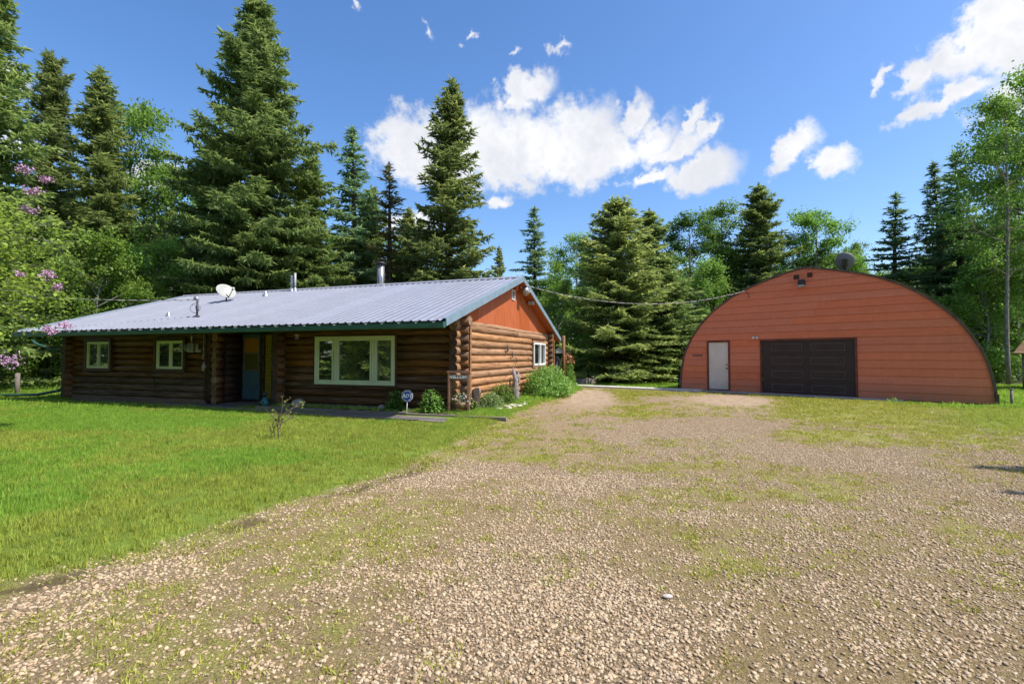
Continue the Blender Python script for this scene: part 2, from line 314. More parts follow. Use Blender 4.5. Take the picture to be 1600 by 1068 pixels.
def tri_mesh(name, P, matname, tip=None, extra=None):
    """P: (N,k,3) separate polygons of k corners"""
    n, k = P.shape[:2]; me = bpy.data.meshes.new(name)
    me.vertices.add(n*k); me.vertices.foreach_set('co', P.reshape(-1).astype(np.float32))
    me.loops.add(n*k); me.loops.foreach_set('vertex_index', np.arange(n*k, dtype=np.int32))
    me.polygons.add(n); me.polygons.foreach_set('loop_start', np.arange(0, n*k, k, dtype=np.int32))
    try: me.polygons.foreach_set('loop_total', np.full(n, k, dtype=np.int32))
    except Exception: pass
    me.update(calc_edges=True); me.materials.append(MATS[matname])
    a = me.attributes.new('tip', 'FLOAT', 'FACE'); a.data.foreach_set('value', (np.zeros(n) if tip is None else tip).astype(np.float32))
    return me
def unit(a): return a/np.maximum(np.linalg.norm(a, axis=-1, keepdims=True), 1e-9)
def text_part(name, body, size, m, parent, M, depth=.004, label=None, bold=0):
    cu = bpy.data.curves.new('t', 'FONT'); cu.body = body; cu.size = size; cu.extrude = depth; cu.align_x = 'CENTER'; cu.align_y = 'CENTER'; cu.offset = bold; cu.resolution_u = 3
    o = bpy.data.objects.new('t', cu); col.objects.link(o); dg = bpy.context.evaluated_depsgraph_get()
    me = bpy.data.meshes.new_from_object(o.evaluated_get(dg)); bpy.data.objects.remove(o); me.transform(M); me.materials.clear(); me.materials.append(MATS[m])
    return link(name, me, parent, label)

# ------------------------------------------------------------------ noise and ground layout
_g = np.random.default_rng(3).random((256, 256))
def vn(x, y, s, o=0):
    x = np.asarray(x)*s + 31.7*o + 500; y = np.asarray(y)*s + 17.3*o + 500
    xi = np.floor(x).astype(int); yi = np.floor(y).astype(int); fx = x-xi; fy = y-yi
    fx = fx*fx*(3-2*fx); fy = fy*fy*(3-2*fy); a = _g[xi % 256, yi % 256]; b = _g[(xi+1) % 256, yi % 256]; c = _g[xi % 256, (yi+1) % 256]; d = _g[(xi+1) % 256, (yi+1) % 256]
    return (a*(1-fx)+b*fx)*(1-fy)+(c*(1-fx)+d*fx)*fy
def fbm(x, y, s, o=0): return .5*vn(x, y, s, o)+.27*vn(x, y, s*2.1, o+1)+.15*vn(x, y, s*4.3, o+2)+.08*vn(x, y, s*9, o+3)
def ss(a, b, x): t = np.clip((x-a)/(b-a), 0, 1); return t*t*(3-2*t)
EY = np.array([-6, 1.0, 2.4, 3.18, 3.6, 4.09, 5.04, 6.27, 8.01, 9.31, 10.3, 11.11, 13.3, 15.66, 18.5, 21.15, 24.0, 60])
EX = np.array([-26, -8.5, -5.0, -3.35, -2.98, -2.75, -2.32, -1.66, -1.07, -.72, -.55, -.3, .35, 1.0, 2.1, 3.0, 3.3, 3.3])
def edge_x(y): return np.interp(y, EY, EX)
CO = np.array([-1.378, 12.6]); CU = np.array([.9453, -.3261]); CV = np.array([.3261, .9453])   # cabin frame
def cab(x, y): dx = x-CO[0]; dy = y-CO[1]; return dx*CU[0]+dy*CU[1], dx*CV[0]+dy*CV[1]
SO = np.array([14.92, 15.04]); SU = np.array([.705, -.709]); SV = np.array([.709, .705])       # shed frame
def shd(x, y): dx = x-SO[0]; dy = y-SO[1]; return dx*SU[0]+dy*SU[1], dx*SV[0]+dy*SV[1]
def gz(x, y):
    lx, ly = cab(np.asarray(x, float), np.asarray(y, float))
    z = .11*ss(-8, -5.5, lx)*ss(-1.35, -.75, ly)*(1-ss(.5, 2.2, lx))*(1-ss(9, 12, ly))
    d = x - edge_x(y)
    z = z + .035*(1-ss(-.5, .1, d))*ss(1, 3, y)*(1-ss(10, 11.5, y)) - .012*np.exp(-(d-.12)**2/.06)*(y < 10)
    z = z - .07*(1-ss(-9.2, -8.2, lx))*ss(-1.6, -.7, ly)*(1-ss(1, 2, ly))*(lx > -18)
    return z + (fbm(x, y, .5, 4)-.5)*.05*(1-.6*ss(-2.5, -1, ly)) + (fbm(x, y, .09, 9)-.5)*.08*ss(14, 30, np.hypot(x, y))
def masks(x, y):
    """returns lawn, weed (0-1 sparse green in gravel), soil, moss, sandy"""
    wob = (fbm(x, y, 1.3, 2)-.5)*.7 + (fbm(x, y, 5, 6)-.5)*.25
    d = x - edge_x(y) + wob*.5
    lawn = 1-ss(-.16, .12, d)
    sx_, sy_ = shd(x, y)
    # back lawn beyond the concrete path
    pl = (y-24.8) + (x-2.77)*.78
    lawn = np.maximum(lawn, ss(.2, .6, pl+wob*.3)*ss(20.5, 22, y)*(x < 9))
    # right-hand lawn round the shed
    lawn = np.maximum(lawn, ss(-.9, 1.0, (sx_ + 1.6) + (sy_+1.2)*.2 + wob*2.2)*ss(8, 11, y))
    lawn = np.maximum(lawn, ss(-.5, .5, y-24+wob))
    n = fbm(x, y, .45, 11); n2 = fbm(x, y, 1.6, 15)
    r = ss(2.5, 9, x)*.17 + .75*ss(.47, .66, x/np.maximum(y, 1)+wob*.1)*ss(6.5, 10, y)
    strip = .4*np.exp(-((x-(4.3+.0*(y))+(y-18)*-.18)**2)/.6)*ss(12, 15, y)
    near_edge = .42*np.exp(-np.maximum(d, 0)/.8)
    w = np.clip(.13 + r + strip + near_edge + (n-.5)*1.5 + (n2-.5)*.9, 0, 1)
    bare = np.maximum(np.exp(-((x-2.7-(y-17)*.2)**2/1.0 + (y-18)**2/22)), np.exp(-((x-7.6-(y-17)*.3)**2/2.6 + (y-16.8)**2/7)))
    bare = np.clip(bare*1.35+(n-.5)*.4, 0, 1); w = w*(1-.92*bare)
    soil = np.exp(-(d-.2-.25*(fbm(x, y, 2.2, 71)-.5))**2/.03)*ss(.4, .62, fbm(x, y, 1.3, 21)+.02)*(1-ss(9, 11, y))
    bias = .2*np.exp(-((x-1.5)**2/2.2+(y-2.9)**2/1.6)) + .1*np.exp(-((x+1.2)**2/.5+(y-5.6)**2/1.6)) + .12*np.exp(-((x+.1)**2/.3+(y-5.7)**2/.12)) - .14*np.exp(-((x+.8)**2/1.0+(y-2.8)**2/1.0))
    moss = np.clip(ss(.4, .62, bias+fbm(x, y, .6, 31)+.3*(n-.5)+.05*ss(0, 2, x)*(1-ss(3, 6, y)))*1.0, 0, 1)*(1-bare)
    w = np.clip(w+.3*moss*ss(.35, .6, fbm(x, y, 2.8, 91)), 0, 1)
    return lawn, w*(1-lawn), soil*(1-lawn), moss*(1-lawn), bare*(1-lawn)
def axis(lo, hi, step, far):
    a = list(np.arange(lo, hi+1e-6, step)); s = step; q = hi
    while q < far: s *= 1.35; q += s; a.append(q)
    s = step; q = lo; b = []
    while q > -far: s *= 1.35; q -= s; b.append(q)
    return np.array(b[::-1]+a)
xs = axis(-12, 16, .09, 900); ys = axis(0, 26, .09, 900)
GX, GY = np.meshgrid(xs, ys); nx, ny = len(xs), len(ys)
GZ = gz(GX, GY); GZ = np.where(np.hypot(GX, GY) > 60, GZ*0, GZ)
me = bpy.data.meshes.new('ground'); V = np.stack([GX, GY, GZ], -1).reshape(-1, 3)
I = np.arange(nx*ny).reshape(ny, nx); Q = np.stack([I[:-1, :-1], I[:-1, 1:], I[1:, 1:], I[1:, :-1]], -1).reshape(-1, 4)
me.vertices.add(len(V)); me.vertices.foreach_set('co', V.reshape(-1).astype(np.float32)); me.loops.add(Q.size); me.loops.foreach_set('vertex_index', Q.reshape(-1).astype(np.int32))
me.polygons.add(len(Q)); me.polygons.foreach_set('loop_start', np.arange(0, Q.size, 4, dtype=np.int32)); me.update(calc_edges=True)
me.polygons.foreach_set('use_smooth', np.ones(len(Q), dtype=bool))
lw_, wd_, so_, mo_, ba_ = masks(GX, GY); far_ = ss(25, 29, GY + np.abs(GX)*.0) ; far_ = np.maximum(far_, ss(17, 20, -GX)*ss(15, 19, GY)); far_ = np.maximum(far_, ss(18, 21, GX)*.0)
for nm, a in (('lawn', lw_), ('weed', wd_), ('soil', so_), ('moss', mo_), ('bare', ba_), ('forest', far_)):
    at_ = me.attributes.new(nm, 'FLOAT', 'POINT'); at_.data.foreach_set('value', a.reshape(-1).astype(np.float32))
m, nt, p = base_mat('ground_mix')
def A_(n): return N(nt, 'ShaderNodeAttribute', attribute_name=n).outputs['Fac']
tcn = N(nt, 'ShaderNodeTexCoord')
def NZ(s, d=5, r=.6):
    n = N(nt, 'ShaderNodeTexNoise'); n.inputs['Scale'].default_value = s; n.inputs['Detail'].default_value = d; n.inputs['Roughness'].default_value = r; nt.links.new(tcn.outputs['Object'], n.inputs['Vector']); return n.outputs['Fac']
vo = N(nt, 'ShaderNodeTexVoronoi'); vo.inputs['Scale'].default_value = 52; nt.links.new(tcn.outputs['Object'], vo.inputs['Vector'])
vsep = N(nt, 'ShaderNodeSeparateColor'); nt.links.new(vo.outputs['Color'], vsep.inputs[0])
cr = N(nt, 'ShaderNodeValToRGB'); nt.links.new(vsep.outputs[0], cr.inputs[0]); e = cr.color_ramp.elements
e[0].color = (.18, .125, .07, 1); e[1].color = (.64, .5, .34, 1); x = e.new(.35); x.color = (.37, .265, .155, 1); x = e.new(.7); x.color = (.5, .37, .23, 1)
grav = MIX(nt, MR(nt, vo.outputs['Distance'], .3, .75, 0, .75), cr.outputs[0], (.09, .065, .045))
grav = MIX(nt, MR(nt, NZ(.5, 6), .35, .65, .35, 0), grav, (.3, .21, .14)); grav = MIX(nt, MR(nt, NZ(120, 4, .75), .4, .6, .4, 0), grav, (.16, .11, .06)); grav = MIX(nt, MR(nt, NZ(6, 6, .7), .45, .65, 0, .4), grav, (.25, .175, .085))
sand = MIX(nt, MR(nt, NZ(60, 3), .3, .7, 0, 1), (.37, .27, .18), (.54, .41, .29))
c1 = MIX(nt, M2(nt, 'MULTIPLY', A_('bare'), MR(nt, NZ(3.5, 7, .75), .38, .62, .15, .85)), grav, sand)
fine_ = MR(nt, NZ(150, 4, .75), .36, .62, 0, 1); fine2_ = MR(nt, NZ(55, 5, .75), .38, .62, 0, 1)
mossc = MIX(nt, fine_, MIX(nt, fine2_, (.085, .058, .026), (.21, .15, .065)), MIX(nt, fine2_, (.28, .2, .09), (.48, .37, .18)))
c1 = MIX(nt, M2(nt, 'MULTIPLY', A_('moss'), MR(nt, NZ(14, 5), .35, .6, .25, .95)), c1, mossc)
weedc = MIX(nt, fine_, MIX(nt, fine2_, (.08, .075, .02), (.2, .2, .04)), MIX(nt, fine2_, (.3, .3, .07), (.46, .5, .1)))
c1 = MIX(nt, MR(nt, M2(nt, 'ADD', A_('weed'), M2(nt, 'MULTIPLY', M2(nt, 'SUBTRACT', NZ(9, 6, .7), .5), 1.5)), .45, 1.0, 0, .7), c1, weedc)
c1 = MIX(nt, MR(nt, M2(nt, 'ADD', A_('soil'), M2(nt, 'MULTIPLY', M2(nt, 'SUBTRACT', NZ(16, 6, .8), .5), 2.2)), .35, .85, 0, .7), c1, (.08, .055, .035))
lawnc = MIX(nt, NZ(30, 4), (.1, .14, .02), (.22, .3, .045))
c1 = MIX(nt, A_('lawn'), c1, lawnc)
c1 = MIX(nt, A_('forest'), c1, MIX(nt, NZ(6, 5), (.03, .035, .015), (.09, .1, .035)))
nt.links.new(c1, p.inputs['Base Color']); p.inputs['Roughness'].default_value = .95; p.inputs['Specular IOR Level'].default_value = .15
bh = M2(nt, 'ADD', M2(nt, 'MULTIPLY', M2(nt, 'SUBTRACT', .6, vo.outputs['Distance']), 1.0), M2(nt, 'MULTIPLY', NZ(90, 6, .75), 2.2))
b = N(nt, 'ShaderNodeBump'); b.inputs['Strength'].default_value = .8; b.inputs['Distance'].default_value = .014; nt.links.new(bh, b.inputs['Height']); nt.links.new(b.outputs[0], p.inputs['Normal'])
me.materials.append(m); link('ground', me, kind='structure')

# ------------------------------------------------------------------ scatter (geometry nodes instances)
def scatter(name, protos, pts, rot, scl, label, cat):
    me = bpy.data.meshes.new(name); me.vertices.add(len(pts)); me.vertices.foreach_set('co', pts.reshape(-1).astype(np.float32))
    a = me.attributes.new('rot', 'FLOAT_VECTOR', 'POINT'); a.data.foreach_set('vector', rot.reshape(-1).astype(np.float32))
    a = me.attributes.new('scl', 'FLOAT_VECTOR', 'POINT'); a.data.foreach_set('vector', scl.reshape(-1).astype(np.float32))
    o = link(name, me, label=label, cat=cat, kind='stuff')
    ng = bpy.data.node_groups.new(name, 'GeometryNodeTree'); ng.interface.new_socket('Geometry', in_out='INPUT', socket_type='NodeSocketGeometry'); ng.interface.new_socket('Geometry', in_out='OUTPUT', socket_type='NodeSocketGeometry')
    gi = ng.nodes.new('NodeGroupInput'); go = ng.nodes.new('NodeGroupOutput'); ip = ng.nodes.new('GeometryNodeInstanceOnPoints')
    cn = ng.nodes.new('GeometryNodeCollectionInfo'); c = bpy.data.collections.new(name+'_kinds')
    for i, q in enumerate(protos): c.objects.link(bpy.data.objects.new(name+'_kind', q))
    cn.inputs['Collection'].default_value = c; cn.inputs['Separate Children'].default_value = True
    ra = ng.nodes.new('GeometryNodeInputNamedAttribute'); ra.data_type = 'FLOAT_VECTOR'; ra.inputs[0].default_value = 'rot'
    sa = ng.nodes.new('GeometryNodeInputNamedAttribute'); sa.data_type = 'FLOAT_VECTOR'; sa.inputs[0].default_value = 'scl'
    L = ng.links.new
    L(gi.outputs[0], ip.inputs['Points']); L(cn.outputs[0], ip.inputs['Instance']); ip.inputs['Pick Instance'].default_value = True
    L(ra.outputs[0], ip.inputs['Rotation']); L(sa.outputs[0], ip.inputs['Scale']); L(ip.outputs[0], go.inputs[0])
    md = o.modifiers.new('scatter', 'NODES'); md.node_group = ng
    return o
def blade_clump(seed, n, rad, h, w, m, lean=.35, tipv=.5):
    g = np.random.default_rng(seed); a = g.random(n)*6.283; r = rad*np.sqrt(g.random(n)); b = np.stack([r*np.cos(a), r*np.sin(a), np.full(n, -.01)], 1)
    hh = h*(.5+.7*g.random(n)); la = g.random(n)*6.283; ln = lean*g.random(n)*hh; d = np.stack([np.cos(la)*ln, np.sin(la)*ln, hh], 1)
    sa = g.random(n)*6.283; s = np.stack([np.cos(sa), np.sin(sa), 0*sa], 1)*w/2
    mid = b + d*np.array([.35, .35, .55])
    q = np.stack([b-s, b+s, mid+s*.8, b+d, mid-s*.8], 1)
    return tri_mesh('blades', q, m, g.random(n)*tipv)
def in_view(x, y, mar=1.12): return (np.abs(x) < y*1.055*mar+.6) & (y > 1.6)
def clear_built(x, y):
    lx, ly = cab(x, y); sx_, sy_ = shd(x, y)
    a = (lx > -15.5) & (lx < .15) & (ly > -.55) & (ly < 9)
    w = (lx > -8.95) & (lx < 0.45) & (ly > -(.9+.094*(lx+8.8))) & (ly < 0)
    s = (sx_ > -10.4) & (sx_ < .1) & (sy_ > -.75)
    s2 = (sx_ > -10.4) & (sx_ < -2.2) & (sy_ > -1.0)
    pl = (y-24.8) + (x-2.77)*.78
    pth = (np.abs(pl+.25) < .75) & (x > 2.5) & (x < 8.2)
    return ~(a | w | s | s2 | pth)
gr = np.random.default_rng(12)
def pts_in(x0, x1, y0, y1, dens, fn):
    n = int((x1-x0)*(y1-y0)*dens); x = gr.uniform(x0, x1, n); y = gr.uniform(y0, y1, n); k = in_view(x, y) & clear_built(x, y) & (gr.random(n) < fn(x, y)); x = x[k]; y = y[k]
    return x, y
def rs(n, s0, s1, tilt=.15): return np.stack([gr.normal(0, tilt, n), gr.normal(0, tilt, n), gr.random(n)*6.283], 1), (gr.uniform(s0, s1, (n, 1))*np.ones((1, 3)))
lawn_f = lambda x, y: masks(x, y)[0]
x, y = pts_in(-17, 2, 2, 16, 260, lambda x, y: lawn_f(x, y)*np.clip(.25+1.4*(fbm(x, y, 1.2, 40)), .2, 1)); r_, s_ = rs(len(x), .6, 1.25)
s_ *= (.5+.62*fbm(x, y, .7, 42))[:, None]
k = fbm(x, y, .55, 44)+.25*ss(-3, -.2, x-edge_x(y))+.12*ss(10.5, 9, y)*ss(4, 6, y) + gr.normal(0, .07, len(x)) > .6
P = np.stack([x, y, gz(x, y)], 1)
scatter('lawn_grass', [blade_clump(i, 26, .1, .085, .007, 'blade') for i in range(4)], P[~k], r_[~k], s_[~k], 'bright green uncut lawn between the log cabin and the gravel drive', 'grass')
scatter('dry_lawn_grass', [blade_clump(i+9, 24, .1, .08, .007, 'blade_dry', .5) for i in range(4)], P[k], r_[k], s_[k], 'yellower blades mixed through the left lawn', 'grass')
x, y = pts_in(-26, 26, 14, 34, 34, lawn_f); r_, s_ = rs(len(x), .6, 1.25)
scatter('far_grass', [blade_clump(i+20, 26, .2, .1, .02, 'blade') for i in range(3)], np.stack([x, y, gz(x, y)], 1), r_, s_, 'green lawn running back to the forest behind both buildings', 'grass')
x, y = pts_in(6, 24, 8, 16, 70, lawn_f); r_, s_ = rs(len(x), .35, .85)
scatter('right_grass', [blade_clump(i+30, 26, .14, .09, .011, 'blade_dry', .5) for i in range(3)], np.stack([x, y, gz(x, y)], 1), r_, s_, 'yellow green grass on the ground right of the orange building', 'grass')
x, y = pts_in(-6, 18, 1.7, 24, 330, lambda x, y: np.clip(masks(x, y)[1]*1.6-.25, 0, 1)*np.clip(fbm(x, y, 3.5, 50)*2.6-.75, 0, 1)); r_, s_ = rs(len(x), .4, 1.2, .2)
scatter('weeds', [blade_clump(i+50, 30, .05+.012*i, .026, .0055, 'weed', 1.5, 1) for i in range(4)], np.stack([x, y, gz(x, y)-.003], 1), r_, s_*(1+.06*y)[:, None], 'low yellow green weeds growing through the gravel drive', 'weeds')
def pebble(seed):
    g = np.random.default_rng(seed); mb = MB(); t = (1+5**.5)/2
    vs = np.array([(-1, t, 0), (1, t, 0), (-1, -t, 0), (1, -t, 0), (0, -1, t), (0, 1, t), (0, -1, -t), (0, 1, -t), (t, 0, -1), (t, 0, 1), (-t, 0, -1), (-t, 0, 1)], float)
    fs = [(0, 11, 5), (0, 5, 1), (0, 1, 7), (0, 7, 10), (0, 10, 11), (1, 5, 9), (5, 11, 4), (11, 10, 2), (10, 7, 6), (7, 1, 8), (3, 9, 4), (3, 4, 2), (3, 2, 6), (3, 6, 8), (3, 8, 9), (4, 9, 5), (2, 4, 11), (6, 2, 10), (8, 6, 7), (9, 8, 1)]
    vs = unit(vs); vl = [tuple(q) for q in vs]; c = {}; nf = []
    def md(a, b):
        k = (min(a, b), max(a, b))
        if k not in c: q = (np.array(vl[a])+np.array(vl[b]))/2; vl.append(tuple(q/np.linalg.norm(q))); c[k] = len(vl)-1
        return c[k]
    for a, b, d in fs: ab, bd, da = md(a, b), md(b, d), md(d, a); nf += [(a, ab, da), (b, bd, ab), (d, da, bd), (ab, bd, da)]
    v = np.array(vl); k = g.normal(size=(3, 3)); v = v*(1+.12*np.sin(v@k*1.5).sum(1, keepdims=True)/1.7)*np.array([1.15, .9, .62])
    mb.add(v, nf, 0, True); return mb.mesh('pebble', 'pebble')
PEB = [pebble(i) for i in range(5)]
def gravel_f(x, y):
    l, w, s, mo, ba = masks(x, y); return np.clip((1-l)*(1-.72*np.clip(w*1.7-.35, 0, 1))*(1-.72*mo*ss(.25, .5, fbm(x, y, 2.5, 60)))*(1-.8*s)*(1-.75*ba)*np.clip(.35+1.3*fbm(x, y, 1.1, 61), 0, 1), 0, 1)
x, y = pts_in(-4.5, 9, 1.7, 6.4, 4200, lambda x, y: gravel_f(x, y)*(1-.45*ss(3.5, 6.4, y))); n = len(x); r_, s_ = rs(n, 1, 1, .35); s_ = s_*(.0048+.0085*gr.random((n, 1))**2.1)
scatter('gravel_stones', PEB, np.stack([x, y, gz(x, y)+.2*s_[:, 0]], 1), r_, s_, 'loose pale pebbles of the gravel drive in the foreground', 'gravel')
x, y = pts_in(-4, 12, 6.4, 13.5, 1100, lambda x, y: gravel_f(x, y)*(1-.75*ss(6, 13, y))); n = len(x); r_, s_ = rs(n, 1, 1, .35); s_ = s_*(.0065+.0075*gr.random((n, 1))**2)
scatter('far_gravel_stones', PEB, np.stack([x, y, gz(x, y)+.1*s_[:, 0]], 1), r_, s_, 'pale pebbles of the gravel drive towards the buildings', 'gravel')

# ------------------------------------------------------------------ vegetation builders
def spruce_meshes(seed, h, r, clear=.04, e_top=30, e_bot=-18, wh=.34, nb=6, dens=1., sprig=.2, needle='needles', gap=.15, hang=0., power=.85):
    g = np.random.default_rng(seed); rnd = random.Random(seed); tb = MB(); tris = []; tips = []
    tr = h*.013+.03; bend = g.normal(0, .02*h**.5, 2)
    def ax(z): t = z/h; return np.array([bend[0]*math.sin(t*3), bend[1]*math.sin(t*2.2), z])
    zz = np.linspace(0, h*.985, 12); tb.tube([ax(q) for q in zz], [max(tr*(1-q/h)**.9, .012) for q in zz], 8)
    z = h*clear
    lob = g.random((12, 24))
    while z < h*.985:
        t = z/h; Rz = r*(1-t)**power*min(1, .55+t*4)*(.9+.2*g.random())
        k = max(3, int(nb*(.7+.5*g.random())))
        a0 = g.random()*6.283
        for j in range(k):
            if g.random() < gap*.5: continue
            az = a0+6.283*j/k+g.normal(0, .25)
            lb = lob[int(t*12) % 12, int(az/6.283*24) % 24]
            L = max(.14, Rz*(.6+.4*g.random()+.55*(lb-.45)))
            if g.random() < gap: L *= .55
            zo = z+g.uniform(-.5, .5)*wh
            e0 = R(e_bot+(e_top-e_bot)*t**1.2+g.normal(0, 6)); dh = np.array([math.cos(az), math.sin(az), 0]); ph = np.array([-math.sin(az), math.cos(az), 0])
            o = ax(min(zo, h*.985)); sag = .16*(1-t)*(.6+.8*g.random())
            def pos(s): s = np.asarray(s)[..., None]; u_ = s/L; return o + dh*s*math.cos(e0) + np.array([0, 0, 1])*(math.sin(e0)*s - sag*L*(u_**1.6)*1.1 + sag*L*.75*u_**4)
            if L > .5: tb.tube([o, pos(L*.5), pos(L*.96)], [.006+.009*L, .005+.005*L, .003], 3, cap=False)
            st = .135/dens; s = np.arange(L*.16 if L > 1 else .02, L+.001, st); s = s + g.normal(0, .02, len(s))
            s = np.clip(s, 0, L)
            for side in (-1, 1):
                tl = np.minimum(.62, .14+.42*(L-s))*(.7+.5*g.random(len(s)))*np.minimum(1, .45+.9*s/L)
                ang = R(58)*side + g.normal(0, .2, len(s))
                td = dh*np.cos(ang)[:, None]+ph*np.sin(ang)[:, None]; td[:, 2] += -.18-.15*g.random(len(s)) + .25*t; td = unit(td)
                nj = 6; J = (np.arange(nj)+.3)/nj; B = pos(s)[:, None, :]+td[:, None, :]*(tl[:, None]*J)[..., None]
                keep = (J[None, :]*tl[:, None] < tl[:, None]) & (g.random((len(s), nj)) < np.clip(tl[:, None]/.42+.25, 0, 1))
                D = td[:, None, :]+g.normal(0, .42, (len(s), nj, 3)); tp = (J[None, :]*.55+.45*(s/L)[:, None])
                tris.append((B[keep], unit(D[keep]), g.random(keep.sum()))); tips.append(tp[keep])
                if hang > 0:
                    kk = g.random((len(s), nj)) < hang*min(1, (1-t)*1.5); D = g.normal(0, .25, (len(s), nj, 3)); D[..., 2] -= 1
                    tris.append((B[kk]-np.array([0, 0, .03]), unit(D[kk])*1.25, g.random(kk.sum()))); tips.append(tp[kk]*.3)
            s2 = np.linspace(L*.3, L, max(3, int(L/.11))); D = dh+g.normal(0, .4, (len(s2), 3)); D[:, 2] += math.sin(e0)+.25
            tris.append((pos(s2), unit(D), g.random(len(s2)))); tips.append(np.clip(s2/L, 0, 1))
        z += wh*(1-.45*t)
    n = 60; zt = np.linspace(h*.93, h*1.0, n); D = g.normal(0, .5, (n, 3)); D[:, 2] += 1
    tris.append((np.array([ax(q) for q in zt]), unit(D), g.random(n))); tips.append(np.ones(n))
    B = np.concatenate([a for a, _, _ in tris]); D = np.concatenate([b for _, b, _ in tris]); q = np.concatenate([c for _, _, c in tris]); tp = np.concatenate(tips)
    S = unit(np.cross(D, g.normal(0, 1, B.shape)+np.array([0, 0, .6]))); ln = sprig*(.65+.8*q)[:, None]; w = sprig*.23
    P = np.stack([B-S*w, B+D*ln, B+S*w], 1)
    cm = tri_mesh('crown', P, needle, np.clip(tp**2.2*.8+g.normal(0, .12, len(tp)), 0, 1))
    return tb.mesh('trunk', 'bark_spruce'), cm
def leaf_polys(g, B, Nn, size, asp=.62):
    n = len(B); D = unit(g.normal(0, 1, (n, 3))+Nn*.5-np.array([0, 0, .35])); S = unit(np.cross(D, g.normal(0, .6, (n, 3))+np.array([0, 0, 1.])+Nn*.6)); l = size*(.65+.7*g.random((n, 1)))
    return np.stack([B, B+D*l*.45+S*l*asp*.5, B+D*l, B+D*l*.45-S*l*asp*.5], 1)
def decid_meshes(seed, h, r, base=.3, nl=22, leaf=.13, per=46, m='leaf_poplar', bark='bark_pale', ncl=330, lean=0, cr=.55, slim=1.):
    g = np.random.default_rng(seed); tb = MB(); pts = []
    bend = g.normal(0, .35, 2)+np.array([lean, 0])
    def ax(z): t = z/h; return np.array([bend[0]*t*t*h*.08+.15*math.sin(t*7+seed), bend[1]*t*t*h*.06+.12*math.sin(t*5), z])
    zz = np.linspace(0, h*.96, 12); tb.tube([ax(q) for q in zz], [max(.014*h*slim*(1-q/h)**.8, .015) for q in zz], 8)
    for i in range(nl):
        t = base+(.95-base)*(i+g.random())/nl; az = i*2.4+g.normal(0, .4); tt = (t-base)/(1-base)
        L = r*(math.sin(math.pi*min(1, (tt*.82+.16)))**.7)*(.7+.5*g.random()); e = R(18+40*tt+g.normal(0, 9)); o = ax(t*h)
        d = np.array([math.cos(az)*math.cos(e), math.sin(az)*math.cos(e), math.sin(e)]); mid = o+d*L*.5+g.normal(0, .08*L, 3); end = o+d*L+np.array([0, 0, .12*L])+g.normal(0, .1*L, 3)
        rr = .006*h*(1-t)*slim+.012; tb.tube([o, mid, end], [rr, rr*.6, rr*.25], 5, cap=False)
        for k in range(6):
            u_ = .3+.7*g.random(); b = o+(end-o)*u_+(mid-(o+end)/2)*(1-abs(2*u_-1)); dd = unit(d+g.normal(0, .75, 3)); l2 = L*.42*(1.15-u_*.5)*(.6+.7*g.random()); e2 = b+dd*l2
            tb.tube([b, (b+e2)/2+g.normal(0, .04*l2, 3), e2], [rr*.4, rr*.25, rr*.1], 3, cap=False); pts += [e2, b+dd*l2*.6, b+(end-b)*g.random()]
    pts = np.array(pts); idx = g.integers(0, len(pts), ncl); C = pts[idx]+g.normal(0, .16, (ncl, 3)); rad = cr*(.5+.8*g.random(ncl))
    n = ncl*per; ci = np.repeat(np.arange(ncl), per); off = unit(g.normal(0, 1, (n, 3)))*(g.random((n, 1))**.5)*np.array([1, 1, .62]); B = C[ci]+off*rad[ci][:, None]
    P = leaf_polys(g, B, unit(off), leaf)
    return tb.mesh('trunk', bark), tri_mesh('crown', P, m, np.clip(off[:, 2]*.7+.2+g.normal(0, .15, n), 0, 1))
def bush_mesh(seed, rx, ry, h, n, leaf, m, stems=14, hollow=.5, asp=.6):
    g = np.random.default_rng(seed); tb = MB(); d = unit(g.normal(0, 1, (n, 3))+np.array([0, 0, .25])); d[:, 2] = np.abs(d[:, 2])*1.0
    q = (hollow+(1-hollow)*g.random((n, 1)))*(1+.28*(fbm(np.arctan2(d[:, 1], d[:, 0])*1.5+seed, d[:, 2]*3, 1.6, seed % 50)[:, None]-.5)*2)
    B = d*q*np.array([rx, ry, h*.88])+np.array([0, 0, h*.06]); P = leaf_polys(g, B, d, leaf, asp)
    for i in range(stems):
        a = g.random()*6.283; e = np.array([math.cos(a)*rx*.6*g.random(), math.sin(a)*ry*.6*g.random(), h*(.6+.3*g.random())]); tb.tube([(e[0]*.15, e[1]*.15, -.05), e*.55+g.normal(0, .03, 3), e], [.014, .01, .004], 4, cap=False)
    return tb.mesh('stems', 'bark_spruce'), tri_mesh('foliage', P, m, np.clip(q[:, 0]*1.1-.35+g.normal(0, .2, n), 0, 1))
def tree(name, ms, x, y, h, r, h0, r0, label, cat, group=None, rz=0, parts=('trunk', 'crown')):
    e = empty(name, (x, y, float(gz(x, y))-.05), rz, label, cat, group, (r/r0, r/r0, h/h0))
    for nm, me in zip(parts, ms): link(nm, me, e)
    return e
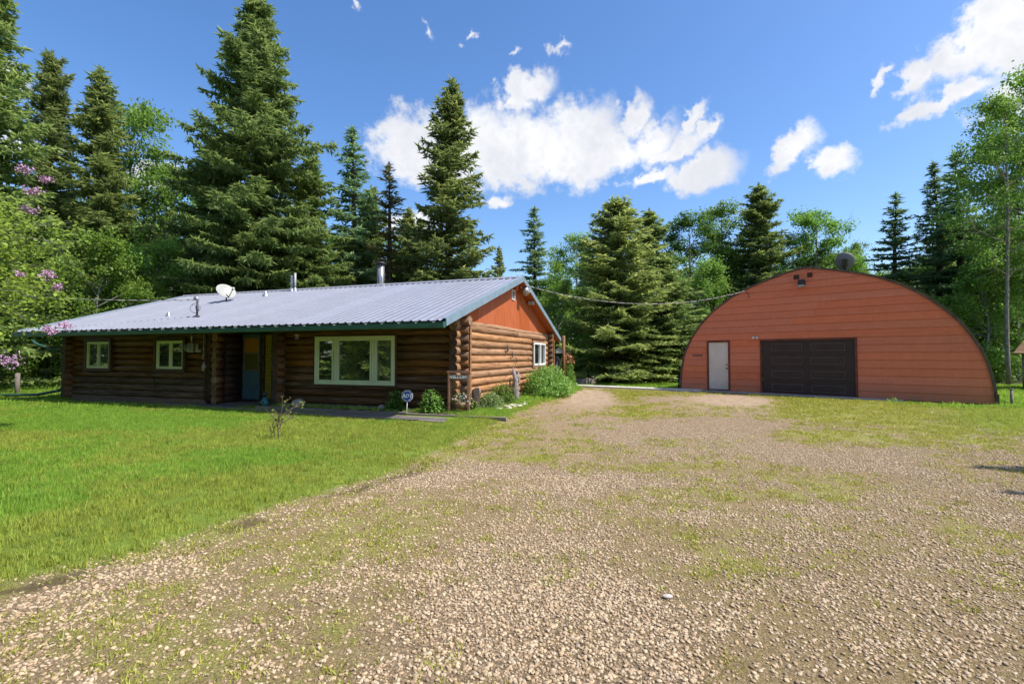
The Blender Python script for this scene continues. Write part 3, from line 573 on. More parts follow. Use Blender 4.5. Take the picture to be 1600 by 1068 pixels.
SP = {'A': (spruce_meshes(1, 21, 4.4, .03, 38, -14, .36, 8, 1.12, .22, hang=.22, gap=.2, power=.62), 21, 4.4),
      'B': (spruce_meshes(2, 16, 2.7, .04, 34, -20, .36, 7, 1.05, .21, gap=.22, hang=.08, power=.7), 16, 2.7),
      'F': (spruce_meshes(8, 17, 2.9, .04, 48, 2, .33, 6, 1.1, .21, gap=.28, hang=.12, power=.66), 17, 2.9),
      'G': (spruce_meshes(21, 18, 3.6, .03, 42, -8, .37, 7, 1.05, .22, hang=.16, gap=.3, power=.6), 18, 3.6),
      'C': (spruce_meshes(3, 13, 2.1, .06, 28, -16, .42, 6, .95, .2, 'needles_blue', gap=.25, power=.72), 13, 2.1),
      'D': (spruce_meshes(4, 10.5, 3.0, .01, 36, -4, .3, 8, 1.1, .2, gap=.1, power=.62), 10.5, 3.0),
      'E': (spruce_meshes(5, 13, 2.1, .08, 38, -14, .46, 5, .85, .18, 'needles_warm', gap=.35, power=.8), 13, 2.1)}
DC = {'P': (decid_meshes(11, 12, 2.8, .32, 24, .15, 44, ncl=330), 12, 2.8),
      'Q': (decid_meshes(12, 13, 2.3, .38, 22, .15, 40, 'leaf_mid', 'bark_grey', 290), 13, 2.3),
      'U': (decid_meshes(13, 6.5, 2.6, .1, 24, .14, 44, 'leaf_poplar', 'bark_grey', 330), 6.5, 2.6),
      'T': (decid_meshes(14, 15, 3.1, .36, 26, .13, 50, 'leaf_poplar', 'bark_pale', 330, cr=.55, slim=.6), 15, 3.1)}
def pxw(px, Y): return (px-800)/759.*Y
def hz(py, Y): return 1.5+(557-py)/759.*Y
T = [  # px of trunk, py of top, distance, half width, kind, label
 (-38,-90,21,3.9,'F','spruce cut by the left edge of the photo, only its branch tips reaching in'),
 (70,72,30,4.3,'G','tall narrow spruce second from the left, just left of its taller looking twin'),
 (145,95,28,4.3,'F','tall spruce behind the left end of the cabin roof'),
 (392,-22,27,5.9,'A','giant old spruce behind the cabin, broadest and tallest tree in view'),
 (482,238,29,4.0,'G','spruce half hidden behind the right flank of the giant spruce'),
 (330,215,31,4.0,'G','spruce merging into the left flank of the giant spruce'),
 (545,196,31,3.5,'C','slim dark spruce with open layers right of the giant spruce'),
 (578,288,33,3.4,'G','spruce filling in between the slim dark one and the sparse brownish one'),
 (638,322,34,3.2,'F','spruce just right of the sparse brownish one, above the chimney'),
 (603,250,30,3.6,'E','sparse brownish spruce above the round chimney pipe'),
 (705,118,29,4.6,'F','tall pointed spruce rising in front of the big white cloud'),
 (655,340,32,3.6,'B','short spruce filling the gap left of the cloud spruce'),
 (780,382,30,1.5,'B','small spruce tip just left of the cabin ridge end'),
 (838,322,38,3.0,'C','dark open spruce standing alone right of the cabin peak'),
 (912,370,41,2.0,'C','small dark spruce top behind the bright green poplar'),
 (966,306,28,4.3,'D','broad dense spruce sweeping to the lawn between cabin and orange building'),
 (1014,324,32,3.8,'G','dark spruce top directly behind the broad lawn spruce'),
 (1040,398,30,3.7,'D','lower dense spruce at the left flank of the orange building'),
 (1187,284,36,4.6,'G','pointed spruce rising behind the left half of the orange arch'),
 (1407,298,34,3.1,'C','bluish spruce behind the arch, first of three right of the dish'),
 (1461,252,35,3.3,'C','thin bluish spruce, middle of the three right of the dish'),
 (1492,236,33,3.8,'C','tallest bluish spruce of the three right of the dish'),
 (1572,262,37,2.5,'C','dark spruce seen through the tall bare trunked poplar')]
DT = [
 (203,182,33,3.6,'P','leafy poplar showing right of the second tall spruce at left'),
 (262,268,35,3.4,'Q','rounded poplar between the left spruces and the giant spruce'),
 (150,395,24,2.6,'U','bright low broadleaf tree behind the left roof end'),
 (225,400,27,2.8,'U','low broadleaf tree under the wire left of the giant spruce'),
 (900,384,35,2.7,'P','bright green poplar beside the cabin gable'),
 (870,455,31,1.9,'U','low leafy tree beyond the rear corner of the cabin'),
 (1075,344,38,2.9,'Q','round topped poplar above the left edge of the arch'),
 (1127,328,39,2.5,'Q','taller poplar with a dark stem above the left slope of the arch'),
 (1277,342,40,3.2,'P','round poplar just left of the grey dish'),
 (1238,375,42,2.6,'Q','poplar behind the roof vents of the orange arch'),
 (1100,430,34,2.6,'U','low leafy tree behind the left slope of the arch'),
 (1335,392,44,2.0,'P','small yellow green tree right behind the grey dish'),
 (1578,160,25,2.8,'T','tall poplar with long bare pale trunk at the right edge'),
 (1630,140,27,3.3,'P','leafy poplar cut by the right edge of the photo'),
 (1545,425,29,2.5,'U','sunlit low tree left of the bare trunked poplar'),
 (1612,230,29,3.0,'P','leafy poplar crowding close behind the bare trunked poplar'),
 (1520,440,33,2.4,'U','mid green low tree right of the tallest bluish spruce'),
 (1592,370,31,2.8,'U','sunlit low tree above the small timber shelter'),
 (1520,470,31,2.4,'U','low dark leafy tree beside the right end of the arch'),]
rt = random.Random(7)
for (px, py, Y, hw, k, lab) in T:
    ms, h0, r0 = SP[k]; tree('spruce_tree', ms, pxw(px, Y), Y, hz(py, Y), hw, h0, r0, lab, 'spruce tree', rz=rt.uniform(0, 6.28))
for (px, py, Y, hw, k, lab) in DT:
    ms, h0, r0 = DC[k]; tree('poplar_tree' if k != 'U' else 'leafy_tree', ms, pxw(px, Y), Y, hz(py, Y)*1.02, hw, h0, r0, lab, 'tree', rz=rt.uniform(0, 6.28))
def bgtop(px):
    return float(np.interp(px, [-150, 200, 330, 500, 560, 640, 740, 760, 830, 870, 900, 1050, 1330, 1345, 1385, 1400, 1500, 1750], [250, 300, 300, 320, 350, 385, 400, 440, 440, 420, 405, 385, 390, 430, 430, 360, 330, 300]))
WHERE = [(60, 'left of the twin spruces at the left edge'), (180, 'behind the twin spruces at the left'), (290, 'above the left roof end'), (440, 'behind the giant spruce'), (570, 'behind the slim dark spruce right of the giant one'), (640, 'above the round chimney pipe'), (760, 'behind the spruce in front of the cloud'), (860, 'beyond the cabin peak'), (940, 'beside the bright poplar right of the gable'),
 (1060, 'behind the broad spruce on the back lawn'), (1150, 'behind the left foot of the arch'), (1240, 'behind the left slope of the arch'), (1330, 'behind the grey dish'), (1440, 'behind the right slope of the arch'), (1520, 'behind the three bluish spruces'), (5000, 'at the right edge behind the bare trunked poplar')]
def where(px): return next(t for a, t in WHERE if px < a)
for row, (Y0, step) in enumerate(((40, 46), (49, 44), (60, 50))):
    px = -160+row*17
    while px < 1760:
        Y = Y0+rt.uniform(-3, 3); py = bgtop(px)+rt.uniform(0, 75)+row*4; kk = rt.random()
        if kk < .5: ms, h0, r0 = SP[rt.choice('BCFG')]; nm, cat, lab = 'spruce_tree', 'spruce tree', ('', 'farther ', 'farthest ')[row]+'dark forest spruce '+where(px); grp = 'spruces deep in the forest'
        else: ms, h0, r0 = DC[rt.choice('PQUQ')]; nm, cat, lab = 'poplar_tree', 'tree', ('', 'farther ', 'farthest ')[row]+'green broadleaf forest tree '+where(px); grp = 'broadleaf trees deep in the forest'
        tree(nm, ms, pxw(px, Y), Y, max(4, hz(py, Y)), rt.uniform(3.0, 4.2), h0, r0, lab, cat, grp, rt.uniform(0, 6.28)); px += step*rt.uniform(.8, 1.2)
# understorey shrubs that close the forest edge
UB = [bush_mesh(60+i, 1.6, 1.5, 2.6, 5200, .13, 'leaf_mid' if i else 'leaf_poplar', 20, .35) for i in range(2)]
for px in list(range(-120, 60, 42))+list(range(840, 1060, 36))+list(range(1380, 1720, 34)):
    Y = rt.uniform(30, 36) if px > 60 else rt.uniform(25, 30)
    tree('forest_shrub', UB[rt.randrange(2)], pxw(px, Y), Y, rt.uniform(2, 4), rt.uniform(1.6, 2.3), 2.6, 1.6, 'leafy undergrowth shrub '+where(px), 'shrub', 'shrubs of the forest undergrowth', rt.uniform(0, 6.28), ('stems', 'foliage'))
# trees left of and behind the viewpoint, seen in the window panes and by their shade
for (x, y, h, r_, k) in ((-17, 4, 13, 3, 'B'), (-20, 7.5, 15, 3, 'F'), (-15.5, -1, 12, 3, 'D'), (-19, -4, 15, 3.2, 'B'), (-22, 1, 17, 3.3, 'A'), (-13, -7, 12, 3, 'F'), (-24, 9, 14, 3, 'B'), (-9, -12, 14, 3.2, 'F'), (-26, -6, 17, 3.5, 'A'), (-30, 7, 14, 3.3, 'D'), (-33, 10, 16, 3.4, 'B'), (-36, 13, 15, 3.4, 'F'), (-29, 11.5, 12, 3, 'B'), (-40, 9, 17, 3.6, 'A'), (-33, 3, 15, 3.4, 'B'), (-16, -13, 15, 3.3, 'B'), (-2, -17, 15, 3.5, 'F'), (6, -19, 15, 3.5, 'B'), (-27, 3, 18, 3.4, 'F')):
    ms, h0, r0 = SP[k]; tree('spruce_tree', ms, x, y, h, r_, h0, r0, 'spruce outside the picture, mirrored in the cabin windows', 'spruce tree', 'spruces mirrored in the windows', rt.uniform(0, 6.28))
for (x, y, h, r_) in ((-26, 9.2, 6, 2.6), (-28, 5.5, 6, 2.6), (-31, 12.8, 6.5, 2.8), (-18.5, 1.8, 6, 2.3), (-13.5, -3.6, 5, 2.2), (-11, -9, 6, 2.3)):
    ms, h0, r0 = DC['U']; tree('leafy_tree', ms, x, y, h, r_, h0, r0, 'low leafy tree outside the picture, mirrored in the cabin windows', 'tree', 'leafy trees mirrored in the windows', rt.uniform(0, 6.28))
for (x, y, h, r_) in ((10.7, 5.2, 6.7, 1.1), (9.7, 4.0, 6.5, .9)):
    ms, h0, r0 = SP['C']; tree('spruce_tree', ms, x, y, h, r_, h0, r0, 'young spruce outside the right edge, throwing the streaks of shade there', 'spruce tree', 'young spruces right of the picture', 0)
# bare grey tree
g = np.random.default_rng(77); tb = MB(); Yb = 45; hb = 11.5
def bare(mb, o, d, L, r, lv):
    o = Vector(o); d = Vector(d).normalized(); m1 = o+d*L*.5+Vector(g.normal(0, .05*L, 3)); e_ = o+d*L+Vector(g.normal(0, .06*L, 3)); mb.tube([o, m1, e_], [r, r*.75, r*.5], 5 if lv < 2 else 3, cap=False)
    if lv < 4:
        for k in range(4 if lv < 3 else 3): bare(mb, o+(e_-o)*float(g.uniform(.35, 1)), d+Vector(g.normal(0, .5, 3))+Vector((0, 0, .15)), L*float(g.uniform(.45, .65)), r*.5, lv+1)
for i in range(4):
    tb = MB(); X = pxw(1338+i*15, Yb+i); bare(tb, (0, 0, 0), (0, 0, 1), 5.2, .13, 0)
    e_ = empty('bare_tree', (X, Yb+i, 0), 0, 'pale leafless tree in the gap right of the grey dish', 'tree', 'leafless trees right of the grey dish'); tb.build('trunk', 'bark_grey', e_)

# ------------------------------------------------------------------ log cabin
cabin = empty('log_cabin', (-1.378, 12.6, 0), -math.atan2(.3261, .9453), 'low dark log cabin with grey blue metal roof and orange gable', 'cabin')
rl = random.Random(21)
PIT = .213
def log(x0, y0, x1, y1, z, r=.118, m='log_front', em='log_end', parent=cabin, name='log'):
    L = math.hypot(x1-x0, y1-y0); n = max(2, int(L/.45)+1); ph = rl.uniform(0, 6); taper = rl.uniform(-.05, .05)
    pts = []; rad = []
    for i in range(n):
        t = i/(n-1); pts.append((x0+(x1-x0)*t, y0+(y1-y0)*t, z+.006*math.sin(ph+t*L*1.3))); rad.append(r*(1+.03*math.sin(ph*2+t*L*2.1)+taper*(t-.5)+rl.uniform(-.012, .012)))
    return MB().tube(pts, rad, 14, mi=0, capmi=1, wob=.012, rng=rl).build(name, [m, em], parent)
OPEN = [(-14.52, -13.12, 1.02, 2.12), (-11.02, -9.62, 1.02, 2.12), (-4.52, -1.82, .70, 2.09)]
def segs(a, b, z, ops):
    out = [(a, b)]
    for (p, q, z0, z1) in ops:
        if z0 < z < z1: out = [t for s in out for t in (((s[0], p), (q, s[1])) if s[0] < p and s[1] > q else (s,))]
    return out
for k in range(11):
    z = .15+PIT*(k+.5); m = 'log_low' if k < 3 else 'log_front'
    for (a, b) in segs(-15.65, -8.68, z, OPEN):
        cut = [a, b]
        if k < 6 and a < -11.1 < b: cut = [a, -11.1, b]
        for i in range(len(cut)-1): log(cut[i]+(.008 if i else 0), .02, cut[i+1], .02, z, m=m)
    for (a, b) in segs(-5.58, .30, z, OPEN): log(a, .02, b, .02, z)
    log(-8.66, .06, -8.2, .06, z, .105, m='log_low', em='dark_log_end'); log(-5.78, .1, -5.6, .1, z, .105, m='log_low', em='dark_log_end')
def side_ops(z): return (6.33, 8.2, 1.12, 2.1)
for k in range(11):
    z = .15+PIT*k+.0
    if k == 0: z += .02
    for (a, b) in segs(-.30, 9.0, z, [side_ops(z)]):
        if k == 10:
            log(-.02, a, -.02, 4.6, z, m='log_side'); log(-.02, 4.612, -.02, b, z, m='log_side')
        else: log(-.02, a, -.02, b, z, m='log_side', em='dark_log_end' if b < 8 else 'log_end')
    for (xx, y0, y1, rr, mm) in ((-8.6, -.13, .3, .11, 'log_front'), (-8.14, .0, .72, .12, 'log_recess_shade'), (-8.14, -.3, -.01, .12, 'log_front'), (-5.8, -.28, .72, .12, 'log_front'), (-15.35, -.3, 9.0, .118, 'log_front')):
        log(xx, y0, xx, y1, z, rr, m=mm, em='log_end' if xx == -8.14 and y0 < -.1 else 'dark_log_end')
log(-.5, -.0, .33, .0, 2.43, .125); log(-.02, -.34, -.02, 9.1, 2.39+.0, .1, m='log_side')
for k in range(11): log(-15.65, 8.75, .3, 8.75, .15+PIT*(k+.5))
# corner boards, skirt, plates
box('corner_board', 'log_side', cabin, .315, .345, -.05, .03, .55, 2.26); box('corner_board', 'log_side', cabin, .315, .345, 8.72, 8.8, .2, 2.2)
for (a, b) in ((-15.3, -13.05), (-13.03, -10.9), (-10.88, -8.72)): box('skirt_board', 'skirt_wood', cabin, a, b, -.07, -.03, -.12, .15)
box('skirt_board', 'skirt_wood', cabin, -5.6, -.1, -.07, -.03, -.05, .14); box('skirt_board', 'skirt_wood', cabin, -.07, .03, -.1, 8.8, -.1, .1)
box('wall_plate', 'dark_trim', cabin, -15.5, .1, -.06, .1, 2.49, 2.72)
box('downpipe_board', 'dark_trim', cabin, -8.74, -8.685, -.16, -.12, .14, 2.3)
# interior blocker walls (behind logs)
box('inner_wall', 'dark_trim', cabin, -15.3, -8.2, .1, .14, .05, 2.6); box('inner_wall', 'dark_trim', cabin, -5.9, -.1, .1, .14, .05, 2.6); box('inner_wall', 'dark_trim', cabin, -.14, -.1, .14, 8.7, .05, 2.6)
# recessed entry
box('entry_wall', 'door_dark', cabin, -8.1, -5.95, .72, .76, .0, 2.65); box('entry_ceiling', 'dark_trim', cabin, -8.1, -5.95, -.1, .72, 2.5, 2.54)
box('entry_step', 'timber_grey', cabin, -8.05, -7.0, -.1, .7, -.02, .06); box('threshold', 'door_dark', cabin, -8.08, -7.2, .55, .7, .06, .1)
frame_xz(-8.1, -7.2, .07, 2.3, .07, .6, .715).build('door_frame', 'door_dark', cabin)
dr = box('door', 'door_blue', cabin, -8.03, -7.27, .64, .68, .1, 2.22, label='blue panelled door with a two pane window')
frame_xz(-7.95, -7.35, .16, .48, .05, .628, .64).build('door_panel', 'door_blue', dr); frame_xz(-7.95, -7.35, .52, .98, .05, .628, .64).build('door_panel', 'door_blue', dr)
frame_xz(-7.97, -7.33, 1.06, 2.12, .035, .62, .64).build('sash', 'skirt_wood', dr); box('glazing_bar', 'timber_grey', dr, -7.935, -7.365, .62, .64, 1.6, 1.635)
box('pane', 'door_glass_amber', dr, -7.935, -7.365, .632, .639, 1.635, 2.085); box('pane', 'door_glass_olive', dr, -7.935, -7.365, .632, .639, 1.095, 1.6)
MB().tube([(-7.32, .64, 1.25), (-7.32, .58, 1.25)], [.03, .035], 10).build('door_knob', 'brass', dr); MB().tube([(-7.32, .64, 1.38), (-7.32, .615, 1.38)], .02, 10).build('lock', 'brass', dr)
sl_ = frame_xz(-7.16, -6.72, .1, 2.25, .06, .58, .715).build('sidelight', 'log_front', cabin); box('pane', 'yellow_lattice', sl_, -7.1, -6.78, .65, .66, .16, 2.19)
mb = MB()
for i in range(17): mb.box(-7.1, -6.78, .645, .65, .2+i*.115, .212+i*.115)
for i in range(3): mb.box(-7.02+i*.08, -7.012+i*.08, .641, .645, .17, 2.18)
mb.build('lattice', 'olive_curtain', sl_); box('sidelight_sill', 'timber_grey', cabin, -7.18, -6.7, .45, .72, .0, .1)
box('entry_board', 'log_front', cabin, -6.68, -6.5, .66, .71, .0, 2.4); box('entry_board', 'log_front', cabin, -6.48, -6.3, .66, .71, .0, 2.4)
# windows
def window(x0, x1, z0, z1, m, divs, label, y=-.13, trim=True, fw=.05):
    w = frame_xz(x0, x1, z0, z1, fw, y, y+.1).build('window', m, cabin, label=label)
    edges = [x0+fw]+[d for d in divs]+[x1-fw]; hw = .035
    for d in divs: box('mullion', m, w, d-hw, d+hw, y+.005, y+.09, z0+fw, z1-fw)
    for i in range(len(edges)-1):
        a = edges[i]+(hw if i else 0); b = edges[i+1]-(hw if i < len(edges)-2 else 0)
        s_ = frame_xz(a, b, z0+fw, z1-fw, .035, y+.03, y+.07).build('sash', m, w)
        box('pane', 'window_glass', w, a+.035, b-.035, y+.045, y+.052, z0+fw+.035, z1-fw-.035)
    return w
for (a, b, lab, d) in ((-14.4, -13.22, 'small two pane cream window nearest the left corner', -13.82), (-10.92, -9.7, 'small two pane cream window next to the electric meter', -10.3)):
    w = window(a, b, 1.1, 2.02, 'cream_frame', [d], lab); frame_xz(a-.12, b+.1, 1.0, 2.14, .1, -.15, .05).build('trim', 'dark_trim', w)
w = window(-4.49, -1.85, .72, 2.07, 'cream_frame', [-3.78, -2.52], 'wide three pane picture window with pale green frame', fw=.09); frame_xz(-4.55, -1.79, .66, 2.12, .055, -.1, .05).build('trim', 'dark_trim', w)
for d in (-3.86, -3.7, -2.6, -2.44): box('bead', 'cream_frame', w, d-.02, d+.02, -.14, -.03, .82, 1.97)
# side window (in the yz plane)
Ms = Matrix.Rotation(R(90), 4, 'Z')
def side(mb): mb.v = [tuple(Ms @ Vector(q)) for q in mb.v]; return mb
w = side(frame_xz(6.45, 8.12, 1.16, 2.05, .07, -.14, -.04)).build('window', 'white_frame', cabin, label='white framed sliding window in the sunlit side wall')
side(MB().box(7.35, 7.45, -.135, -.05, 1.23, 1.98)).build('mullion', 'white_frame', w)
side(MB().box(6.52, 7.35, -.085, -.08, 1.23, 1.98)).build('pane', 'window_glass', w); side(MB().box(7.45, 8.05, -.085, -.08, 1.23, 1.98)).build('pane', 'window_glass', w)
side(frame_xz(6.36, 8.2, 1.08, 2.13, .08, -.12, .02)).build('trim', 'log_side', w)
# gable board, soffits
RY, RZ_, EF, ZF, EB, ZB = 4.35, 4.22, -1.5, 2.34, 9.9, 2.3
def roofz(y): return ZF+(RZ_-ZF)*(y-EF)/(RY-EF) if y < RY else RZ_+(ZB-RZ_)*(y-RY)/(EB-RY)
for (x0, x1, ys_) in ((.0, .03, [(-.25, 1.22), (1.225, 2.44), (2.445, 3.66), (3.665, 4.88), (4.885, 6.1), (6.105, 7.3), (7.305, 8.9)]), (-15.4, -15.37, [(-.1, 8.8)])):
    for (a, b) in ys_:
        pl = [(a, 2.46), (b, 2.46), (b, roofz(b)-.13)] + ([(RY, RZ_-.13)] if a < RY < b else []) + [(a, roofz(a)-.13)]
        mb = MB(); n = len(pl); vs = [(x0, y_, z_) for y_, z_ in pl]+[(x1, y_, z_) for y_, z_ in pl]
        mb.add(vs, [list(range(n))[::-1], list(range(n, 2*n))]+[[i, (i+1) % n, n+(i+1) % n, n+i] for i in range(n)]); mb.build('gable_board', 'orange_ply', cabin)
def slope_box(name, m, x0, x1, ya, yb, off0, off1, **k):     # slab following the roof plane between ya and yb
    vs = [(x, y_, roofz(y_)+o) for o in (off0, off1) for y_ in (ya, yb) for x in (x0, x1)]
    return MB().add(vs, [(0, 2, 3, 1), (4, 5, 7, 6), (0, 1, 5, 4), (2, 6, 7, 3), (0, 4, 6, 2), (1, 3, 7, 5)]).build(name, m, cabin, **k)
for (a, b) in ((EF+.03, RY), (RY, EB-.03)):
    slope_box('soffit', 'orange_ply', .035, .36, a, b, -.135, -.115); slope_box('roof_deck', 'dark_trim', -15.62, .03, a, b, -.11, -.02)
    slope_box('fascia', 'fascia_metal', .362, .39, a-.02 if a < 0 else a, b, -.145, .035, label='blue grey metal rake trim'); slope_box('fascia', 'fascia_metal', -15.65, -15.62, a, b, -.145, .035)
    slope_box('rake_cap', 'fascia_metal', .27, .3619, a, b, .022, .036)
# roof panels with trapezoid ribs
def panel(x0, x1, ya, yb):
    prof = []; x = x0
    while x < x1-.01:
        prof += [(x, 0), (x+.1, 0), (x+.125, .022), (x+.165, .022), (x+.19, 0)]; x += .229
    prof = [(min(a, x1), b) for a, b in prof]+[(x1, 0)]
    mb = MB(); n = len(prof); vs = [(a, y_, roofz(y_)+b) for y_ in (ya, (ya+yb)/2, yb) for a, b in prof]
    return mb.add(vs, [[i, i+1, n+i+1, n+i] for j in (0, n) for i in range(j, j+n-1)]).build('roof_panel', 'roof_metal', cabin)
xx = .27
while xx > -15.6:
    a = max(-15.63, xx-.914); panel(a+.003, xx, EF-.05, RY); panel(a+.003, xx, RY, EB+.03); xx -= .916
mb = MB(); 
for s_ in (-1, 1):
    ye = RY+.17*s_; mb.add([(-15.66, RY, RZ_+.055), (.395, RY, RZ_+.055), (.395, ye, roofz(ye)+.03), (-15.66, ye, roofz(ye)+.03)], [(0, 1, 2, 3) if s_ > 0 else (3, 2, 1, 0)])
mb.build('ridge_cap', 'roof_metal', cabin)
# gutter
gt = MB(); prof = [(-1.5, 2.16), (-1.585, 2.16), (-1.61, 2.2), (-1.61, 2.27), (-1.62, 2.275), (-1.6, 2.275), (-1.6, 2.17), (-1.5, 2.17)]
for (a, b) in ((-15.62, -9.5), (-9.495, -4.0), (-3.995, .365)):
    n = len(prof); MB().add([(a, y_, z_) for y_, z_ in prof]+[(b, y_, z_) for y_, z_ in prof], [[i, (i+1) % n, n+(i+1) % n, n+i] for i in range(n)]+[list(range(n))[::-1], list(range(n, 2*n))]).build('gutter', 'gutter_green', cabin)
box('gutter_end', 'gutter_green', cabin, .366, .372, -1.605, -1.5, 2.165, 2.3); box('eave_board', 'gutter_green', cabin, -15.62, .36, -1.498, -1.48, 2.15, 2.31)
x = .1
while x > -15.4:
    MB().box(x-.012, x+.012, -1.62, -1.5, 2.283, 2.29, M=None).build('gutter_strap', 'white_frame', cabin); x -= .458
MB().tube([(-15.6, -.32, 1.68), (-16.9, -.32, 1.98), (-17.1, -.32, 2.1)], .04, 8).build('downpipe', 'gutter_green', cabin)
# gable vent, lamp, socket plate
mb = side(frame_xz(4.08, 4.4, 3.44, 3.78, .03, -.06, -.03))
vn_ = mb.build('gable_vent', 'white_frame', cabin)
for i in range(9): side(MB().box(4.11, 4.37, -.05, -.035, 3.475+i*.033, 3.497+i*.033)).build('slat', 'galvanised', vn_)
box('vent_hood', 'orange_ply', cabin, .03, .2, 4.18, 4.3, 3.78, 3.98)
# flood lamp under the peak
fl = MB().tube([(.1, 4.7, 4.0), (.22, 4.75, 3.9)], .035, 8).build('flood_lamp', 'galvanised', cabin, label='silver flood lamp under the gable peak')
MB().tube([(.2, 4.76, 3.94), (.28, 4.78, 3.86), (.36, 4.8, 3.74)], [.05, .12, .16], 14).build('reflector', 'galvanised', fl); MB().tube([(.37, 4.8, 3.73), (.39, 4.8, 3.7)], [.145, .11], 14).build('lens', 'dish_pale', fl)
box('soffit_lamp', 'dish_pale', cabin, .1, .3, 5.75, 5.95, 3.44, 3.56)
# roof pipes
def on_roof(x, y): return Vector((x, y, roofz(y)))
def vent(x, y, r, h, m, flash=.12, cap=False, label=None):
    b = on_roof(x, y); p_ = MB().tube([b-Vector((0, 0, .1)), b+Vector((0, 0, h))], r, 14).build('roof_pipe', m, cabin, label=label)
    MB().tube([b+Vector((0, 0, -.03)), b+Vector((0, 0, .05)), b+Vector((0, 0, .12))], [flash, flash*.8, r*1.1], 14, cap=False).build('flashing', 'galvanised', p_)
    if cap:
        MB().tube([b+Vector((0, 0, h+.02)), b+Vector((0, 0, h+.07)), b+Vector((0, 0, h+.11))], [r*1.45, r*1.5, r*.9], 16).build('cap', 'dark_metal', p_)
        for i in range(8):
            t = i*math.pi/4; q = b+Vector((math.cos(t)*r*1.03, math.sin(t)*r*1.03, 0)); MB().tube([q+Vector((0, 0, .15)), q+Vector((0, 0, h))], .008, 4).build('rib', 'dark_metal', p_)
    return p_
vent(-9.4, 4.15, .05, .62, 'galvanised', .16); vent(-9.24, 4.15, .045, .72, 'dish_pale', .1)
vent(-9.84, 3.27, .035, .2, 'galvanised', .14); vent(-5.75, 4.95, .14, 1.12, 'galvanised', .22, True, 'tall round chimney pipe with dark cap behind the ridge')
vent(-10.7, .1, .03, .06, 'dark_metal', .09)
# service mast and meter
b = on_roof(-9.01, -.21); ma = MB().tube([b-Vector((0, 0, .2)), b+Vector((0, 0, .52))], .028, 10).build('service_mast', 'dark_metal', cabin)
MB().tube([b+Vector((0, 0, .5)), b+Vector((0, 0, .58)), b+Vector((-.03, -.02, .62)), b+Vector((-.1, -.03, .58))], [.035, .055, .06, .035], 10).build('weather_head', 'galvanised', ma)
MB().tube([b, b+Vector((0, 0, .06))], [.12, .04], 12).build('flashing', 'dark_metal', ma)
mb = MB()
for (cx, r_, ph) in ((-.14, .13, 0), (.07, .1, 2), (-.05, .16, 4)):
    mb.tube([b+Vector((cx+math.cos(t)*r_, -.03, .28+math.sin(t)*r_)) for t in [ph+i*.45 for i in range(12)]], .006, 5)
mb.build('cable_loop', 'black_rubber', ma)
def at_px(px, py, Y): return Vector((pxw(px, Y), Y, hz(py, Y)))
def Lw(x, y, z): return Vector((-1.378+.9453*x+.3261*y, 12.6-.3261*x+.9453*y, z))
met = empty('electric_meter', Lw(-9.34, -.13, 1.76), cabin.rotation_euler.z, 'round glass electric meter and grey box on the log wall under the eave', 'meter')
box('meter_box', 'galvanised', met, -.1, .16, -.06, .04, -.12, .16); MB().tube([(-.07, -.06, .02), (-.07, -.12, .02)], .1, 18).build('meter_ring', 'dish_pale', met); MB().tube([(-.07, -.12, .02), (-.07, -.16, .02)], [.08, .065], 18).build('meter_glass', 'dish_grey', met)
box('breaker_box', 'dish_pale', met, .24, .38, -.05, .04, -.12, -.03); MB().tube([(.31, -.04, -.03), (.31, -.05, .15)], .035, 8).build('fitting', 'dish_pale', met); MB().tube([(.04, -.02, .16), (.04, -.02, .6)], .022, 8).build('conduit', 'galvanised', met)
cdt = empty('wall_conduit', Lw(-8.8, -.13, 1.0), cabin.rotation_euler.z, 'thin pale conduit with white junction boxes beside the entry corner', 'conduit')
MB().tube([(0, 0, .6), (0, 0, 1.4)], .012, 6).build('pipe', 'wire_pale', cdt); box('junction_box', 'dish_pale', cdt, -.02, .02, -.02, .02, .42, .6)
MB().tube([(.03, 0, .35), (.06, -.03, .2), (.03, 0, .05)], [.03, .07, .05], 8).build('spigot', 'dish_pale', cdt)
for i in range(6): box('clip', 'sign_white', cdt, .07, .09, -.02, 0, -.15-i*.14, -.13-i*.14)
# eave bird feeder
q = Lw(-3.9, -1.45, 2.1); bf = empty('hanging_feeder', q, 0, 'small lantern shaped feeder hanging from the eave before the picture window', 'feeder')
MB().tube([(0, 0, .12), (0, 0, -.02)], .004, 4).build('hook', 'dark_metal', bf); MB().tube([(0, 0, 0), (0, 0, -.04), (0, 0, -.05)], [.01, .07, .08], 10).build('roof', 'brass', bf)
MB().tube([(0, 0, -.05), (0, 0, -.14)], [.04, .05], 10).build('body', 'terracotta', bf); MB().tube([(0, 0, -.14), (0, 0, -.155)], [.085, .085], 12).build('tray', 'dark_metal', bf)
